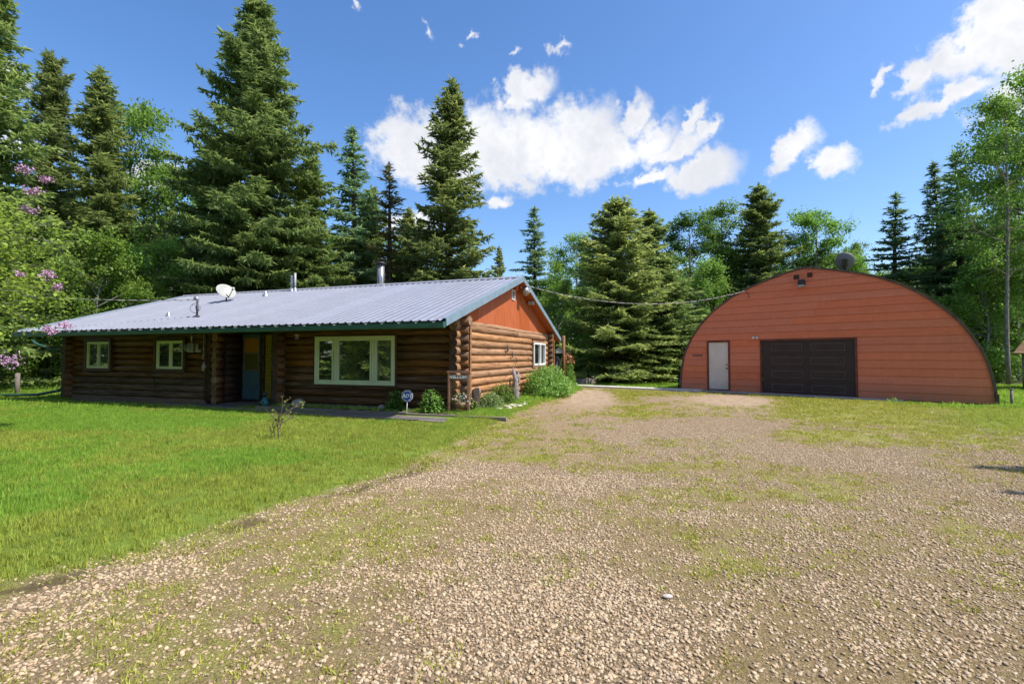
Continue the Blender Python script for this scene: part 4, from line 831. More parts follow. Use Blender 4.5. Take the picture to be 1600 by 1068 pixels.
# roof dish
def dish(name, loc, facing, rx, rz, m, pole, arm_m, label, armlen=.5, backb=False):
    root = empty(name, loc, 0, label, 'satellite dish'); Fm = Vector(facing).normalized(); rot = Fm.to_track_quat('Z', 'Y').to_matrix().to_4x4(); c = Vector((0, 0, pole)); mb = MB(); nr, na = 6, 28; vs = []
    for k, th in ((0, 0), (1, -.012)):
        for i in range(nr+1):
            for j in range(na):
                rr = i/nr; a = 2*math.pi*j/na; vs.append(c+(rot @ Vector((math.cos(a)*rx*rr, math.sin(a)*rz*rr, .08*rr*rr-.1+th))))
    fs = []; off = (nr+1)*na
    for i in range(nr):
        for j in range(na):
            j2 = (j+1) % na; a, b_, c_, d_ = i*na+j, i*na+j2, (i+1)*na+j2, (i+1)*na+j; fs.append((a, d_, c_, b_)); fs.append((off+a, off+b_, off+c_, off+d_))
    for j in range(na): j2 = (j+1) % na; fs.append((nr*na+j, off+nr*na+j, off+nr*na+j2, nr*na+j2))
    mb.add(vs, fs, 0, True).build('reflector', m, root)
    back = c+rot @ Vector((0, 0, -.16)); lo = c+rot @ Vector((0, -rz*.95, .0)); lnb = c+rot @ Vector((0, -rz*.75, armlen))
    MB().tube([(0, 0, -.05), (0, 0, pole*.55), back], .028, 8).build('mast', 'dark_metal', root); MB().tube([back, lo, lnb], [.02, .018, .015], 6).build('arm', arm_m, root)
    MB().tube([lnb-Fm*-.04, lnb-Fm*.08], [.045, .03], 10).build('receiver', 'dish_pale', root); MB().box(-.1, .1, -.1, .1, -.06, -.03).build('foot_plate', 'dark_metal', root)
    if backb:
        MB().box(-.09, .09, -.16, .12, -.2, -.14, M=Matrix.Translation(c) @ rot).build('bracket', 'dark_metal', root)
        for s_ in (-1, 1): MB().tube([Vector((0, 0, .25)), Vector((s_*.22, -.1, -.12))], .014, 5).build('strut', 'dark_metal', root)
    return root
bb = on_roof(-10.83, 2.38)
dish('roof_dish', Lw(-10.83, 2.38, bb.z), (.75, -.5, .62), .36, .33, 'dish_pale', .42, 'dark_metal', 'pale round dish on a bent foot on the cabin roof', .42)
# metal butterflies on the side wall
for i, (y, z, s_) in enumerate(((3.34, 1.75, 1.0), (3.83, 1.56, .8), (4.3, 1.36, .6))):
    e_ = empty('wall_ornament', Lw(.12, y, z), cabin.rotation_euler.z, ('largest and highest', 'middle', 'smallest and lowest')[i]+' of the three dark metal ornaments on the sunny log wall', 'ornament', 'metal ornaments on the side wall')
    MB().tube([(.02, 0, -.12*s_), (.03, 0, 0), (.02, 0, .2*s_)], [.01, .022*s_, .006], 6).build('stem', 'dark_metal', e_)
    for k in range(5):
        a = k*1.2566+.4; MB().tube([(.03, 0, 0), (.045, math.cos(a)*.05*s_, math.sin(a)*.05*s_), (.03, math.cos(a)*.1*s_, math.sin(a)*.1*s_)], [.008, .026*s_, .005], 6).build('petal', 'dark_metal', e_)
    MB().tube([(.03, 0, 0), (.06, 0, 0)], .025*s_, 8).build('centre', 'dish_grey', e_)

# ------------------------------------------------------------------ walkway, bed and edging in front of the cabin
walk = empty('walkway', cabin.location, cabin.rotation_euler.z); tag(walk, kind='structure')
def near(lx): return -(.86+.094*(lx+8.8))
for j in range(3):
    xs_ = [-5.68, -3.3, -1.0, .4-.12*j] if j != 1 else [-5.68, -4.4, -2.1, .3]
    for i in range(3):
        a, b_ = xs_[i]+.006, xs_[i+1]-.006; f0, f1 = j/3, (j+1)/3-.03
        def yy(lx, f): return near(lx)+.03+(-.97-near(lx)-.03)*f
        vs = [(lx, yy(lx, f), z_) for z_ in (-.05, .055+.006*((i+j) % 2)) for f in (f0, f1) for lx in (a, b_)]
        MB().add(vs, [(0, 2, 3, 1), (4, 5, 7, 6), (0, 1, 5, 4), (2, 6, 7, 3), (0, 4, 6, 2), (1, 3, 7, 5)]).build('plank', 'walk_plank', walk)
x = -8.85; i = 0
while x < -5.72:
    b_ = x+.29; MB().add([(lx, y_, z_) for z_ in (-.06, .05+.004*(i % 3)) for (lx, y_) in ((x, near(x)+.03), (b_, near(b_)+.03), (x, -.12 if x > -8 else -.32), (b_, -.12 if x > -8 else -.32))], [(0, 2, 3, 1), (4, 5, 7, 6), (0, 1, 5, 4), (2, 6, 7, 3), (0, 4, 6, 2), (1, 3, 7, 5)]).build('plank', 'walk_plank', walk); x += .298; i += 1
for (a, b_) in ((-9.6, -7.4), (-7.39, -4.9), (-4.89, -2.5), (-2.49, -.2)):
    MB().add([(lx, near(lx)+o_, z_) for z_ in (-.06, .075) for o_ in (-.025, .02) for lx in (a, b_)], [(0, 2, 3, 1), (4, 5, 7, 6), (0, 1, 5, 4), (2, 6, 7, 3), (0, 4, 6, 2), (1, 3, 7, 5)]).build('edge_board', 'timber_grey', walk)
te = empty('garden_edging', cabin.location, cabin.rotation_euler.z, 'weathered grey timbers edging the flower bed under the picture window', 'timber edging')
for (a, b_, y_) in ((-5.75, -3.35, -.93), (-3.34, -.95, -.94), (-.94, 1.65, -.93)): MB().box(a, b_, y_-.055, y_+.055, -.06, .13 if b_ < 1 else .11).build('timber', 'timber_grey', te)
MB().box(-5.6, -1.6, -.3, -.22, 0, .17).build('timber', 'timber_grey', te)
bs = empty('flower_bed', cabin.location, cabin.rotation_euler.z); tag(bs, kind='structure')
mb = MB(); g = np.random.default_rng(5); nxb = 60
vs = [(-5.62+6.2*i/nxb, -.88+.8*j/7, .095+.035*g.random()) for j in range(8) for i in range(nxb+1)]
mb.add(vs, [(j*(nxb+1)+i, j*(nxb+1)+i+1, (j+1)*(nxb+1)+i+1, (j+1)*(nxb+1)+i) for j in range(7) for i in range(nxb)], 0, True).build('soil', 'bed_soil', bs)
x = np.random.default_rng(8).uniform(-5.5, .9, 260); y = np.random.default_rng(9).uniform(-.85, -.3, 260); wx = -1.378+.9453*x+.3261*y; wy = 12.6-.3261*x+.9453*y
gr = np.random.default_rng(44); r_, s_ = rs(260, .5, 1.3); scatter('bed_grass', [blade_clump(i+70, 20, .08, .09, .008, 'blade') for i in range(2)], np.stack([wx, wy, np.full(260, .11)], 1), r_, s_, 'small weeds in the shaded bed below the picture window', 'weeds')
for i, (a, b_, z_, s_) in enumerate(((-4.55, -.62, .12, .17), (-2.0, -.45, .12, .1))):
    rk = pebble(40+i); o = link('rock', rk, None, ('large pale rock in the bed under the left end of the picture window', 'small grey rock in the bed left of the blue sign')[i], 'rock', None, None, Lw(a, b_, z_+s_*.5)); rk.materials.clear(); rk.materials.append(MATS['stone_pale']); o.scale = (s_, s_*.9, s_*1.35)
# teal jar beside the door
vz = empty('glazed_jar', Lw(-5.85, -.55, .05), 0, 'teal glazed jar figure with dark head beside the entry', 'garden ornament')
MB().tube([(0, 0, 0), (0, 0, .06), (0, 0, .16), (0, 0, .25), (0, 0, .3)], [.07, .11, .12, .07, .045], 16).build('body', 'teal_glaze', vz); MB().tube([(0, 0, .3), (0, 0, .35), (0, 0, .41), (0, 0, .44)], [.03, .07, .06, .02], 12).build('head', 'dark_metal', vz)
# blue octagonal alarm sign
ps = Vector((-2.62, 12.2, .1)); sg = empty('yard_sign', ps, R(-3), 'blue octagonal alarm sign with white letters on a thin white stake', 'sign')
MB().tube([(-.02, 0, -.1), (0, 0, .3)], .009, 6).build('stake', 'white_frame', sg)
o8 = lambda r_: [(math.cos(math.pi/8+i*math.pi/4)*r_, .42+math.sin(math.pi/8+i*math.pi/4)*r_) for i in range(8)]
MB().prism(o8(.15), -.012, .0).build('rim', 'sign_white', sg); MB().prism(o8(.138), -.016, -.0125).build('panel', 'sign_blue', sg)
mb = MB(); a8 = o8(.118); b8 = o8(.112)
mb.add([(x_, -.018, z_) for x_, z_ in a8+b8], [(i, (i+1) % 8, 8+(i+1) % 8, 8+i) for i in range(8)]).build('outline', 'sign_white', sg)
TX = Matrix.Translation((0, -.02, .42)) @ Matrix.Rotation(R(90), 4, 'X') @ Matrix.Shear('XZ', 4, (0, 0))
sh = Matrix.Identity(4); sh[0][1] = .25
text_part('lettering', 'ADT', .125, 'sign_white', sg, TX @ sh, .003, bold=.004)
# welcome frame with hanging pot
fr = empty('welcome_frame', (-1.32, 12.02, .1), R(-8), 'brown wooden stand with WELCOME lettering and a hanging flower pot at the cabin corner', 'welcome sign')
for x_ in (-.265, .225): box('post', 'frame_wood', fr, x_, x_+.045, -.03, .03, -.05, 1.0)
box('top_rail', 'frame_wood', fr, -.29, .295, -.035, .035, 1.0, 1.05); box('base_board', 'frame_wood', fr, -.3, .3, -.06, .1, -.04, .02)
box('name_board', 'terracotta', fr, -.219, .224, -.012, .012, .84, .955); text_part('lettering', 'WELCOME', .105, 'sign_white', fr, Matrix.Translation((0, -.018, .898)) @ Matrix.Rotation(R(90), 4, 'X'), .004, bold=.003)
pot = empty('hanging_pot', (-1.27, 12.06, .28), 0, 'clay bowl of white flowers hanging inside the brown welcome stand', 'flower pot')
MB().tube([(0, 0, -.07), (0, 0, 0), (0, 0, .09), (0, 0, .1)], [.08, .14, .165, .13], 18).build('bowl', 'terracotta', pot)
for a in (.3, 2.4, 4.5): MB().tube([(.15*math.cos(a), .15*math.sin(a), .09), (-.02, 0, .62)], .004, 4).build('chain', 'dark_metal', pot)
g = np.random.default_rng(31); C_ = g.normal(0, 1, (60, 3))*np.array([.09, .07, .07])+np.array([.0, 0, .2]); C_[30:, 0] += .1; C_[40:, 2] -= .1*g.random(20)*1.5
mb = MB()
for q in C_: mb.tube([Vector(q)+Vector((0, 0, -.018)), Vector(q), Vector(q)+Vector((0, 0, .016))], [.012, .026, .01], 6)
mb.build('blossoms', 'stone_white', pot)
B = np.repeat(C_, 4, 0)+g.normal(0, .04, (240, 3)); link('leaves', tri_mesh('leaves', leaf_polys(g, B, unit(B), .05), 'leaf_grey'), pot)
# bushes and garden things
def bush(x, y, rx, ry, h, n, leaf, m, label, seed, cat='bush', rz=0, hollow=.5, name='garden_bush', asp=.6):
    s_, f_ = bush_mesh(seed, rx, ry, h, n, leaf, m, hollow=hollow, asp=asp); e_ = empty(name, (x, y, float(gz(np.array(x), np.array(y)))-.02), rz, label, cat); link('stems', s_, e_); link('foliage', f_, e_); return e_
CR = cabin.rotation_euler.z
bush(-2.0, 12.16, .3, .26, .62, 1500, .075, 'leaf_bright', 'bright leafy bush between the blue sign and the welcome stand', 101, hollow=.3)
bush(-3.05, 12.72, .24, .2, .6, 900, .08, 'leaf_mid', 'dark narrow shrub in the shaded bed left of the blue sign', 102, hollow=.2)
bush(-.6, 13.15, .42, .36, .5, 2600, .045, 'leaf_grey', 'grey green bushy plant just right of the dark stump', 103)
bush(-.3, 14.35, .45, .4, .68, 2300, .055, 'leaf_mid', 'darker green plant between the grey plant and the driftwood', 104)
bush(-.05, 14.6, .3, .3, .95, 500, .05, 'needles_warm', 'thin brownish plant against the sunny wall left of the driftwood', 105, hollow=.1)
bush(1.3, 17.7, .85, 1.45, 1.12, 9500, .085, 'leaf_bright', 'big round pale green bush under the white side window', 106, rz=-.33)
bush(2.0, 21.0, .55, .7, .75, 2600, .09, 'leaf_bright', 'low bright plant beyond the big bush near the rear corner', 107)
bush(2.75, 24.8, .6, .5, .95, 2200, .09, 'leaf_bright', 'leafy plants growing above the grey planter box', 108)
bush(2.55, 23.2, .5, .5, 1.5, 2400, .08, 'leaf_mid', 'green shrub under the orange red blossoms at the rear corner', 109)
bush(-.95, 12.55, .1, .1, .3, 160, .06, 'leaf_bright', 'grassy weeds at the foot of the dark stump', 110, 'plant')
ob = empty('flowering_shrub', (2.62, 22.9, 1.2), 0, 'orange red flowering shrub beside the brown post behind the cabin', 'shrub'); s_, f_ = bush_mesh(111, .3, .3, .62, 420, .08, 'flower_orange', hollow=.2); link('stems', s_, ob); link('foliage', f_, ob)
st = empty('tree_stump', (-.98, 12.75, .05), 0, 'dark narrow weathered stump at the cabin corner', 'stump')
MB().tube([(0, 0, -.1), (.0, 0, .12), (.03, 0, .35), (.05, .02, .55), (.08, .0, .62)], [.2, .15, .11, .12, .06], 12, wob=.16, rng=rl).build('trunk', 'bark_spruce', st)
MB().tube([(.05, -.02, .35), (.13, -.05, .55), (.12, -.05, .68)], [.05, .035, .012], 7, wob=.2, rng=rl).build('branch_stub', 'driftwood', st)
dw = empty('driftwood', (.12, 15.25, .1), 0, 'twisted silver driftwood standing upright before the sunny log wall', 'driftwood'); rw = random.Random(4)
MB().tube([(0, 0, -.1), (.03, 0, .2), (-.02, .02, .45), (.02, 0, .65), (-.06, 0, .85), (-.08, 0, 1.08)], [.13, .09, .11, .07, .06, .012], 9, wob=.3, rng=rw).build('trunk', 'driftwood', dw)
for (a, b_) in (((.0, 0, .5), (.14, -.03, .8)), ((-.02, 0, .65), (.1, .05, .95)), ((.0, 0, .3), (-.13, -.03, .55)), ((-.05, 0, .8), (-.17, 0, .98))): MB().tube([a, (Vector(a)+Vector(b_))/2+Vector((.02, 0, 0)), b_], [.045, .035, .012], 6, wob=.25, rng=rw).build('branch', 'driftwood', dw)
SW = [pebble(80+i) for i in range(4)]
for q in SW: q.materials.clear(); q.materials.append(MATS['stone_white'])
for i in range(26):
    t = i/26; x_ = -.45+1.2*t+rw.uniform(-.12, .12); y_ = 13.1+3.6*t*t+1.2*t+rw.uniform(-.2, .2); s_ = rw.uniform(.025, .07)
    o = link('border_stone', SW[i % 4], None, 'pale stone in the loose row '+('just right of the dark stump' if i < 7 else 'below the grey green plant' if i < 13 else 'at the foot of the driftwood' if i < 19 else 'in front of the big round bush'), 'stone', 'stones bordering the side bed', None, (x_+.12, y_-.15, float(gz(x_, y_))+s_*.3)); o.scale = (s_*1.3, s_, s_*.8); o.rotation_euler = (0, 0, rw.uniform(0, 6))
# things behind the rear corner
pp = empty('brown_post', (2.34, 22, 0), 0, 'rusty brown post standing just beyond the rear corner of the cabin', 'post'); MB().tube([(0, 0, -.1), (0, 0, 2.45)], .075, 10, wob=.05, rng=rw).build('pole', 'log_front', pp); MB().box(-.25, .1, -.03, .03, 1.8, 1.86).build('cross_arm', 'log_front', pp)
bh = empty('bird_house', (2.15, 21.9, 1.66), 0, 'white bird house with pitched roof on the brown post', 'bird house'); MB().prism([(-.2, 0), (.12, 0), (.12, .13), (-.04, .24), (-.2, .13)], -.12, .12).build('body', 'dish_pale', bh)
mb = MB().add([(-.24, -.15, .11), (-.04, -.15, .26), (.2, -.15, .05), (-.24, .15, .11), (-.04, .15, .26), (.2, .15, .05)], [(0, 1, 4, 3), (1, 2, 5, 4)]); mb.build('roof', 'galvanised', bh)
gl = empty('covered_grill', (1.75, 22.3, 0), .2, 'barbecue under a dark grey cover beside the rear corner', 'grill'); MB().tube([(0, 0, 0), (0, 0, .5), (0, 0, .95), (.0, 0, 1.3), (0, 0, 1.5), (0, 0, 1.56)], [.36, .4, .44, .46, .36, .12], 14, wob=.07, rng=rw).build('cover', 'cover_grey', gl); MB().tube([(-.45, 0, 1.2), (.45, 0, 1.2)], .03, 6).build('handle', 'dark_metal', gl)
pb = empty('planter_box', (3.35, 25.3, 0), -.05, 'dark grey raised planter box at the end of the concrete path', 'planter')
for (a, b_, c_, d_, nm, m_) in ((-.75, .45, -.3, -.26, 'front_board', 'cover_grey'), (-.75, .45, .3, .34, 'back_board', 'cover_grey'), (-.75, -.71, -.26, .3, 'end_board', 'timber_grey'), (.41, .45, -.26, .3, 'end_board', 'timber_grey')): MB().box(a, b_, c_, d_, 0, .36).build(nm, m_, pb)
MB().box(.452, .55, -.32, -.24, 0, .42).build('corner_post', 'timber_grey', pb); MB().box(-.7, .4, -.25, .29, .0, .3).build('soil', 'bed_soil', pb)
pg = empty('path_end_board', (4.25, 25.6, 0), .6, 'small grey board leaning at the right end of the planter box', 'board'); MB().box(-.3, .3, -.02, .02, 0, .36).build('plank', 'timber_grey', pg); MB().box(-.3, -.25, .02, .06, 0, .4).build('stake', 'timber_grey', pg)
# concrete path
pa = empty('concrete_path', (0, 0, 0)); tag(pa, kind='structure')
P0 = np.array([2.3, 25.4]); P1 = np.array([8.1, 20.95]); dp = (P1-P0)/5; nn = np.array([dp[1], -dp[0]]); nn = nn/np.linalg.norm(nn)*.42
for i in range(5):
    a = P0+dp*i+dp*.006; b_ = P0+dp*(i+1)-dp*.006
    MB().add([(q[0], q[1], z_) for z_ in (-.06, .075) for q in (a+nn, b_+nn, a-nn, b_-nn)], [(0, 1, 3, 2), (4, 6, 7, 5), (0, 4, 5, 1), (2, 3, 7, 6), (0, 2, 6, 4), (1, 5, 7, 3)]).build('slab', 'pale_concrete', pa)

# ------------------------------------------------------------------ orange arch building
barn = empty('arched_building', (14.92, 15.04, 0), math.atan2(-.709, .705), 'large orange sided workshop with a rounded arch roof', 'workshop')
AT = [(0, .0), (.01, .1), (.03, .41), (.09, .85), (.18, 1.29), (.33, 1.75), (.53, 2.16), (.79, 2.61), (1.1, 2.98), (1.46, 3.36), (1.92, 3.74), (2.41, 4.05), (2.97, 4.32), (3.83, 4.6), (4.5, 4.77), (5.14, 4.9), (5.74, 4.78), (6.37, 4.6), (7.24, 4.3), (7.9, 3.98), (8.66, 3.46), (9.21, 2.9), (9.64, 2.3), (9.97, 1.62), (10.1, .97), (10.15, .51), (10.17, .05), (10.18, 0)]
def t_at(z):
    l = r_ = None
    for i in range(len(AT)-1):
        (a, za), (b_, zb) = AT[i], AT[i+1]
        if zb > za and za <= z <= zb: l = a+(b_-a)*(z-za)/(zb-za)
        if zb < za and zb <= z <= za: r_ = a+(b_-a)*(z-za)/(zb-za)
    return l, r_
GOP = [(-8.97, -7.98, 2.19), (-6.78, -3.5, 2.2)]
rb = random.Random(3); SP_ = .2755
def board(x0a, x0b, x1a, x1b, z0, z1, xm0=None, xm1=None):      # left x at bottom/top, right x at bottom/top
    f0, f1 = -.024, -.006; g_ = .007; z0 += g_
    pts = [(x0a, z0), (x1a, z0)]+([(xm1, (z0+z1)/2)] if xm1 is not None else [])+[(x1b, z1), (x0b, z1)]+([(xm0, (z0+z1)/2)] if xm0 is not None else [])
    yv = lambda z: f0+(f1-f0)*(z-z0)/max(z1-z0, .01); n = len(pts)
    vs = [(x_, yv(z_), z_) for x_, z_ in pts]+[(x_, .01, z_) for x_, z_ in pts]
    return MB().add(vs, [list(range(n)), list(range(2*n-1, n-1, -1))]+[[(i+1) % n, i, n+i, n+(i+1) % n] for i in range(n)]).build('siding_board', 'siding', barn)
ROWS = [0, .2755, .551, .8265, 1.102, 1.3775, 1.653, 1.9285, 2.2]
while ROWS[-1] < 4.6: ROWS.append(ROWS[-1]+SP_)
ROWS.append(4.885)
for ri in range(len(ROWS)-1):
    z0, z1 = max(ROWS[ri], .02), ROWS[ri+1]; r0_, l0_ = t_at(z0); r1_, l1_ = t_at(z1); rm_, lm_ = t_at((z0+z1)/2)
    ops = [o_ for o_ in GOP if 2.2 > z0+.02]
    xs_ = [(-l0_, -l1_, -lm_)]+[v for o_ in sorted(ops) for v in ((o_[0],)*3, (o_[1],)*3)]+[(-r0_, -r1_, -rm_)]
    for i in range(0, len(xs_), 2):
        a, b_ = xs_[i], xs_[i+1]; zb = z0
        L_ = b_[0]-a[0]
        if L_ > 4.4:
            c_ = a[0]+L_*rb.uniform(.3, .7); board(a[0], a[1], c_-.003, c_-.003, zb, z1, a[2], None); board(c_, c_, b_[0], b_[1], zb, z1, None, b_[2])
        else: board(a[0], a[1], b_[0], b_[1], zb, z1, a[2], b_[2])
# wall behind the boards, with the openings left free (built in columns)
mb = MB(); tt = sorted(set([a for a, _ in AT]+[3.5, 6.78, 7.98, 8.97]))
def az_(t): return float(np.interp(t, [a for a, _ in AT], [b for _, b in AT]))
for i in range(len(tt)-1):
    a, b_ = tt[i], tt[i+1]; m_ = (a+b_)/2; lo = 0
    for (p_, q_, h_) in GOP:
        if -q_ < m_ < -p_: lo = h_
    mb.add([(-a, .015, lo), (-b_, .015, lo), (-b_, .015, az_(b_)), (-a, .015, az_(a)), (-a, .12, lo), (-b_, .12, lo), (-b_, .12, az_(b_)), (-a, .12, az_(a))], [(0, 1, 2, 3), (7, 6, 5, 4), (0, 4, 5, 1), (3, 2, 6, 7)])
mb.build('sheathing', 'siding_trim', barn)
# rim and roof shell
def rim(off0, off1, y0, y1, name, m_, zb=-.05):
    n = len(AT); cx = 5.09
    def o_(k, off):
        a = Vector((AT[max(k-1, 0)][0], AT[max(k-1, 0)][1])); b_ = Vector((AT[min(k+1, n-1)][0], AT[min(k+1, n-1)][1])); d = (b_-a).normalized(); nrm = Vector((-d.y, d.x)); p_ = Vector(AT[k])+nrm*off
        return (-p_.x, max(p_.y, zb))
    vs = []
    for k in range(n):
        a = o_(k, off0); b_ = o_(k, off1); k_ = -.088*max(0, y1-.3); vs += [(a[0], y0, a[1]), (b_[0], y0, b_[1]), (b_[0]+k_, y1, b_[1]), (a[0]+k_, y1, a[1])]
    fs = [[4*k+j, 4*k+(j+1) % 4, 4*k+4+(j+1) % 4, 4*k+4+j][::-1] for k in range(n-1) for j in range(4)]
    return MB().add(vs, fs+[(0, 1, 2, 3), (4*n-1, 4*n-2, 4*n-3, 4*n-4)]).build(name, m_, barn)
rim(.002, .075, -.06, .0, 'rim_board', 'rim_wood'); rim(.0, .06, .002, 13, 'roof_shell', 'shell_metal'); rim(.062, .08, .1, 12.9, 'roof_moss', 'moss')
MB().box(-.0, .09, -.12, .0, 0, .35).build('rim_foot', 'rim_wood', barn)
mb = MB(); g = np.random.default_rng(6)
for i in range(260):
    t = g.uniform(.25, 2.6); d = g.uniform(.0, .3); zt = az_(t)+.07; x_ = -t+.05; mb.add([(x_, d, zt-.03), (x_+.015, d, zt-.03), (x_+g.uniform(.0, .06), d+g.uniform(-.03, .03), zt+g.uniform(.02, .09))], [(0, 1, 2)])
mb.build('roof_weeds', 'moss', barn)
# door
df = frame_xz(-8.965, -7.985, .03, 2.19, .07, -.05, .02).build('door_frame', 'siding_trim', barn); sd = box('side_door', 'white_paint', barn, -8.89, -8.06, -.012, .03, .06, 2.115, label='plain white steel door')
for z_ in (1.0, 1.16): MB().tube([(-8.12, -.012, z_), (-8.12, -.05, z_)], .026 if z_ > 1.1 else .032, 10).build('door_knob', 'dark_metal', sd)
box('door_sweep', 'dark_metal', sd, -8.89, -8.06, -.02, -.013, .03, .062)
frame_xz(-6.775, -3.505, .0, 2.198, .06, -.06, .02).build('garage_frame', 'siding_trim', barn)
gd = box('garage_door', 'garage_brown', barn, -6.71, -3.57, .03, .07, .0, 2.14, label='dark brown sectional garage door')
for r_ in range(4):
    z0 = .02+r_*.53; sc_ = box('door_section', 'garage_brown', gd, -6.7, -3.58, .0, .029, z0, z0+.522)
    for c_ in range(2):
        x0 = -6.35+c_*1.38; frame_xz(x0, x0+1.1, z0+.12, z0+.40, .03, -.03, -.001).build('raised_panel', 'garage_edge', sc_); box('panel_field', 'garage_brown', sc_, x0+.05, x0+1.05, -.016, -.001, z0+.17, z0+.35)
MB().box(-5.2, -5.0, -.03, -.0, .5, .53).build('door_handle', 'dark_metal', gd)
# roof vents, lamp box, camera, address plate
for (a, b_, z0) in ((-5.54, -5.27, 4.47), (-5.07, -4.82, 4.5)):
    v_ = frame_xz(a, b_, z0, z0+.25, .03, -.05, -.02).build('vent', 'siding', barn); box('vent_back', 'garage_brown', v_, a+.03, b_-.03, -.024, -.022, z0+.03, z0+.22)
    for k in range(3): box('louvre', 'siding_trim', v_, a+.03, b_-.03, -.045, -.03, z0+.06+k*.06, z0+.075+k*.06)
lp = box('wall_lamp', 'dark_metal', barn, -5.32, -5.1, -.2, -.03, 4.26, 4.46, label='boxy dark wall lamp under the roof vents'); box('lens', 'dish_pale', lp, -5.31, -5.11, -.21, -.04, 4.19, 4.259)
cm_ = box('junction_plate', 'dish_pale', barn, -7.0, -6.86, -.06, -.02, 2.26, 2.33)
for dx in (-.02, .12): MB().tube([(-6.98+dx, -.05, 2.3), (-6.98+dx, -.15, 2.27)], [.03, .045], 10).build('spot_head', 'sign_white', cm_)
ap = box('address_plate', 'siding_trim', barn, -9.62, -9.18, -.035, -.03+.005, 1.52, 1.6)
mb = MB()
for k in range(8): x_ = -9.58+k*.05; mb.box(x_, x_+.008, -.04, -.0355, 1.54, 1.585); mb.box(x_+.008, x_+.03, -.04, -.0355, 1.54+.018*(k % 3), 1.547+.018*(k % 3))
mb.build('plate_marks', 'wire_pale', ap)
sl2 = empty('concrete_apron', barn.location, barn.rotation_euler.z); tag(sl2, kind='structure')
for (a, b_, c_) in ((-10.4, -7.6, -.5), (-7.59, -5.2, -.62), (-5.19, -2.2, -.8)): MB().box(a, b_, c_, -.07, -.08, .045).build('slab', 'concrete', sl2)
def Sw(x, y, z): return Vector((14.92+.705*x+.709*y, 15.04-.709*x+.705*y, z))
q = Sw(-4.05, 1.2, az_(4.05)+.05); dish('shed_dish', q, (.55, .75, .35), .33, .34, 'dish_grey', .5, 'galvanised', 'dark grey dish on the ridge of the orange arched building', .5, True)
bp = empty('black_bollard', Sw(-10.5, .4, 0), 0, 'short black pipe post at the left corner of the orange building', 'post'); MB().tube([(0, 0, -.1), (0, 0, .62)], .03, 8).build('pipe', 'black_rubber', bp); MB().tube([(-.06, 0, .5), (0, 0, .56), (.0, 0, .66)], .02, 6).build('valve', 'dark_metal', bp)
rp = empty('end_post', Sw(.35, .1, 0), 0, 'short grey wooden post beside the right foot of the arch', 'post'); MB().tube([(0, 0, -.1), (0, 0, .5)], .035, 8, wob=.05, rng=rw).build('post', 'timber_grey', rp); MB().box(-.045, .045, -.045, .045, .501, .53).build('cap', 'timber_grey', rp)

# ------------------------------------------------------------------ wires
def wire(name, a, b_, sag, r_, label, n=26):
    a, b_ = Vector(a), Vector(b_); e_ = empty(name, a, 0, label, 'cable'); pts = [(b_-a)*(i/n)+Vector((0, 0, -4*sag*(i/n)*(1-i/n))) for i in range(n+1)]
    MB().tube(pts, r_, 5).build('cable', 'wire_pale', e_); tw = []
    for i in range(n*8+1): t = i/(n*8); q = (b_-a)*t+Vector((0, 0, -4*sag*t*(1-t))); tw.append(q+Vector((0, math.cos(t*170)*r_*1.4, math.sin(t*170)*r_*1.4)))
    MB().tube(tw, r_*.55, 3, cap=False).build('twisted_strand', 'black_rubber', e_); return e_
wire('overhead_wire', Lw(.2, 4.7, 4.04), Sw(-7.3, -.06, 4.24), .62, .011, 'twisted power cable sagging from the cabin gable to the orange building')
mb = MB().tube([(-7.28, -.05, 4.2), (-7.2, -.07, 4.1), (-7.15, -.06, 4.0), (-7.22, -.05, 3.95)], .01, 5).build('wire_tail', 'black_rubber', barn)
wire('left_wire', (-21.5, 16.5, 4.15), Lw(-9.03, -.21, 3.3), .25, .011, 'pale cable running from the left trees to the mast on the cabin roof')
# ------------------------------------------------------------------ left side: fence post, drain pipe
fp = empty('fence_post', (-19.3, 19, 0), 0, 'slim grey wooden post left of the cabin', 'post'); MB().tube([(0, 0, -.2), (0, 0, .85)], .075, 10, wob=.05, rng=rw).build('post', 'timber_grey', fp); MB().tube([(-.0, 0, .851), (0, 0, .87)], [.07, .05], 10).build('cap', 'timber_grey', fp)
dpp = empty('drain_pipe', (0, 0, 0), 0, 'green drain pipe lying from the cabin corner across the grass', 'pipe'); MB().tube([(-16.35, 17.6, .28), (-17.3, 17.75, .12), (-19.6, 18.2, .06)], .05, 8).build('pipe', 'gutter_green', dpp); MB().tube([(-16.3, 17.59, .3), (-16.45, 17.61, .27)], .06, 8).build('collar', 'gutter_green', dpp)
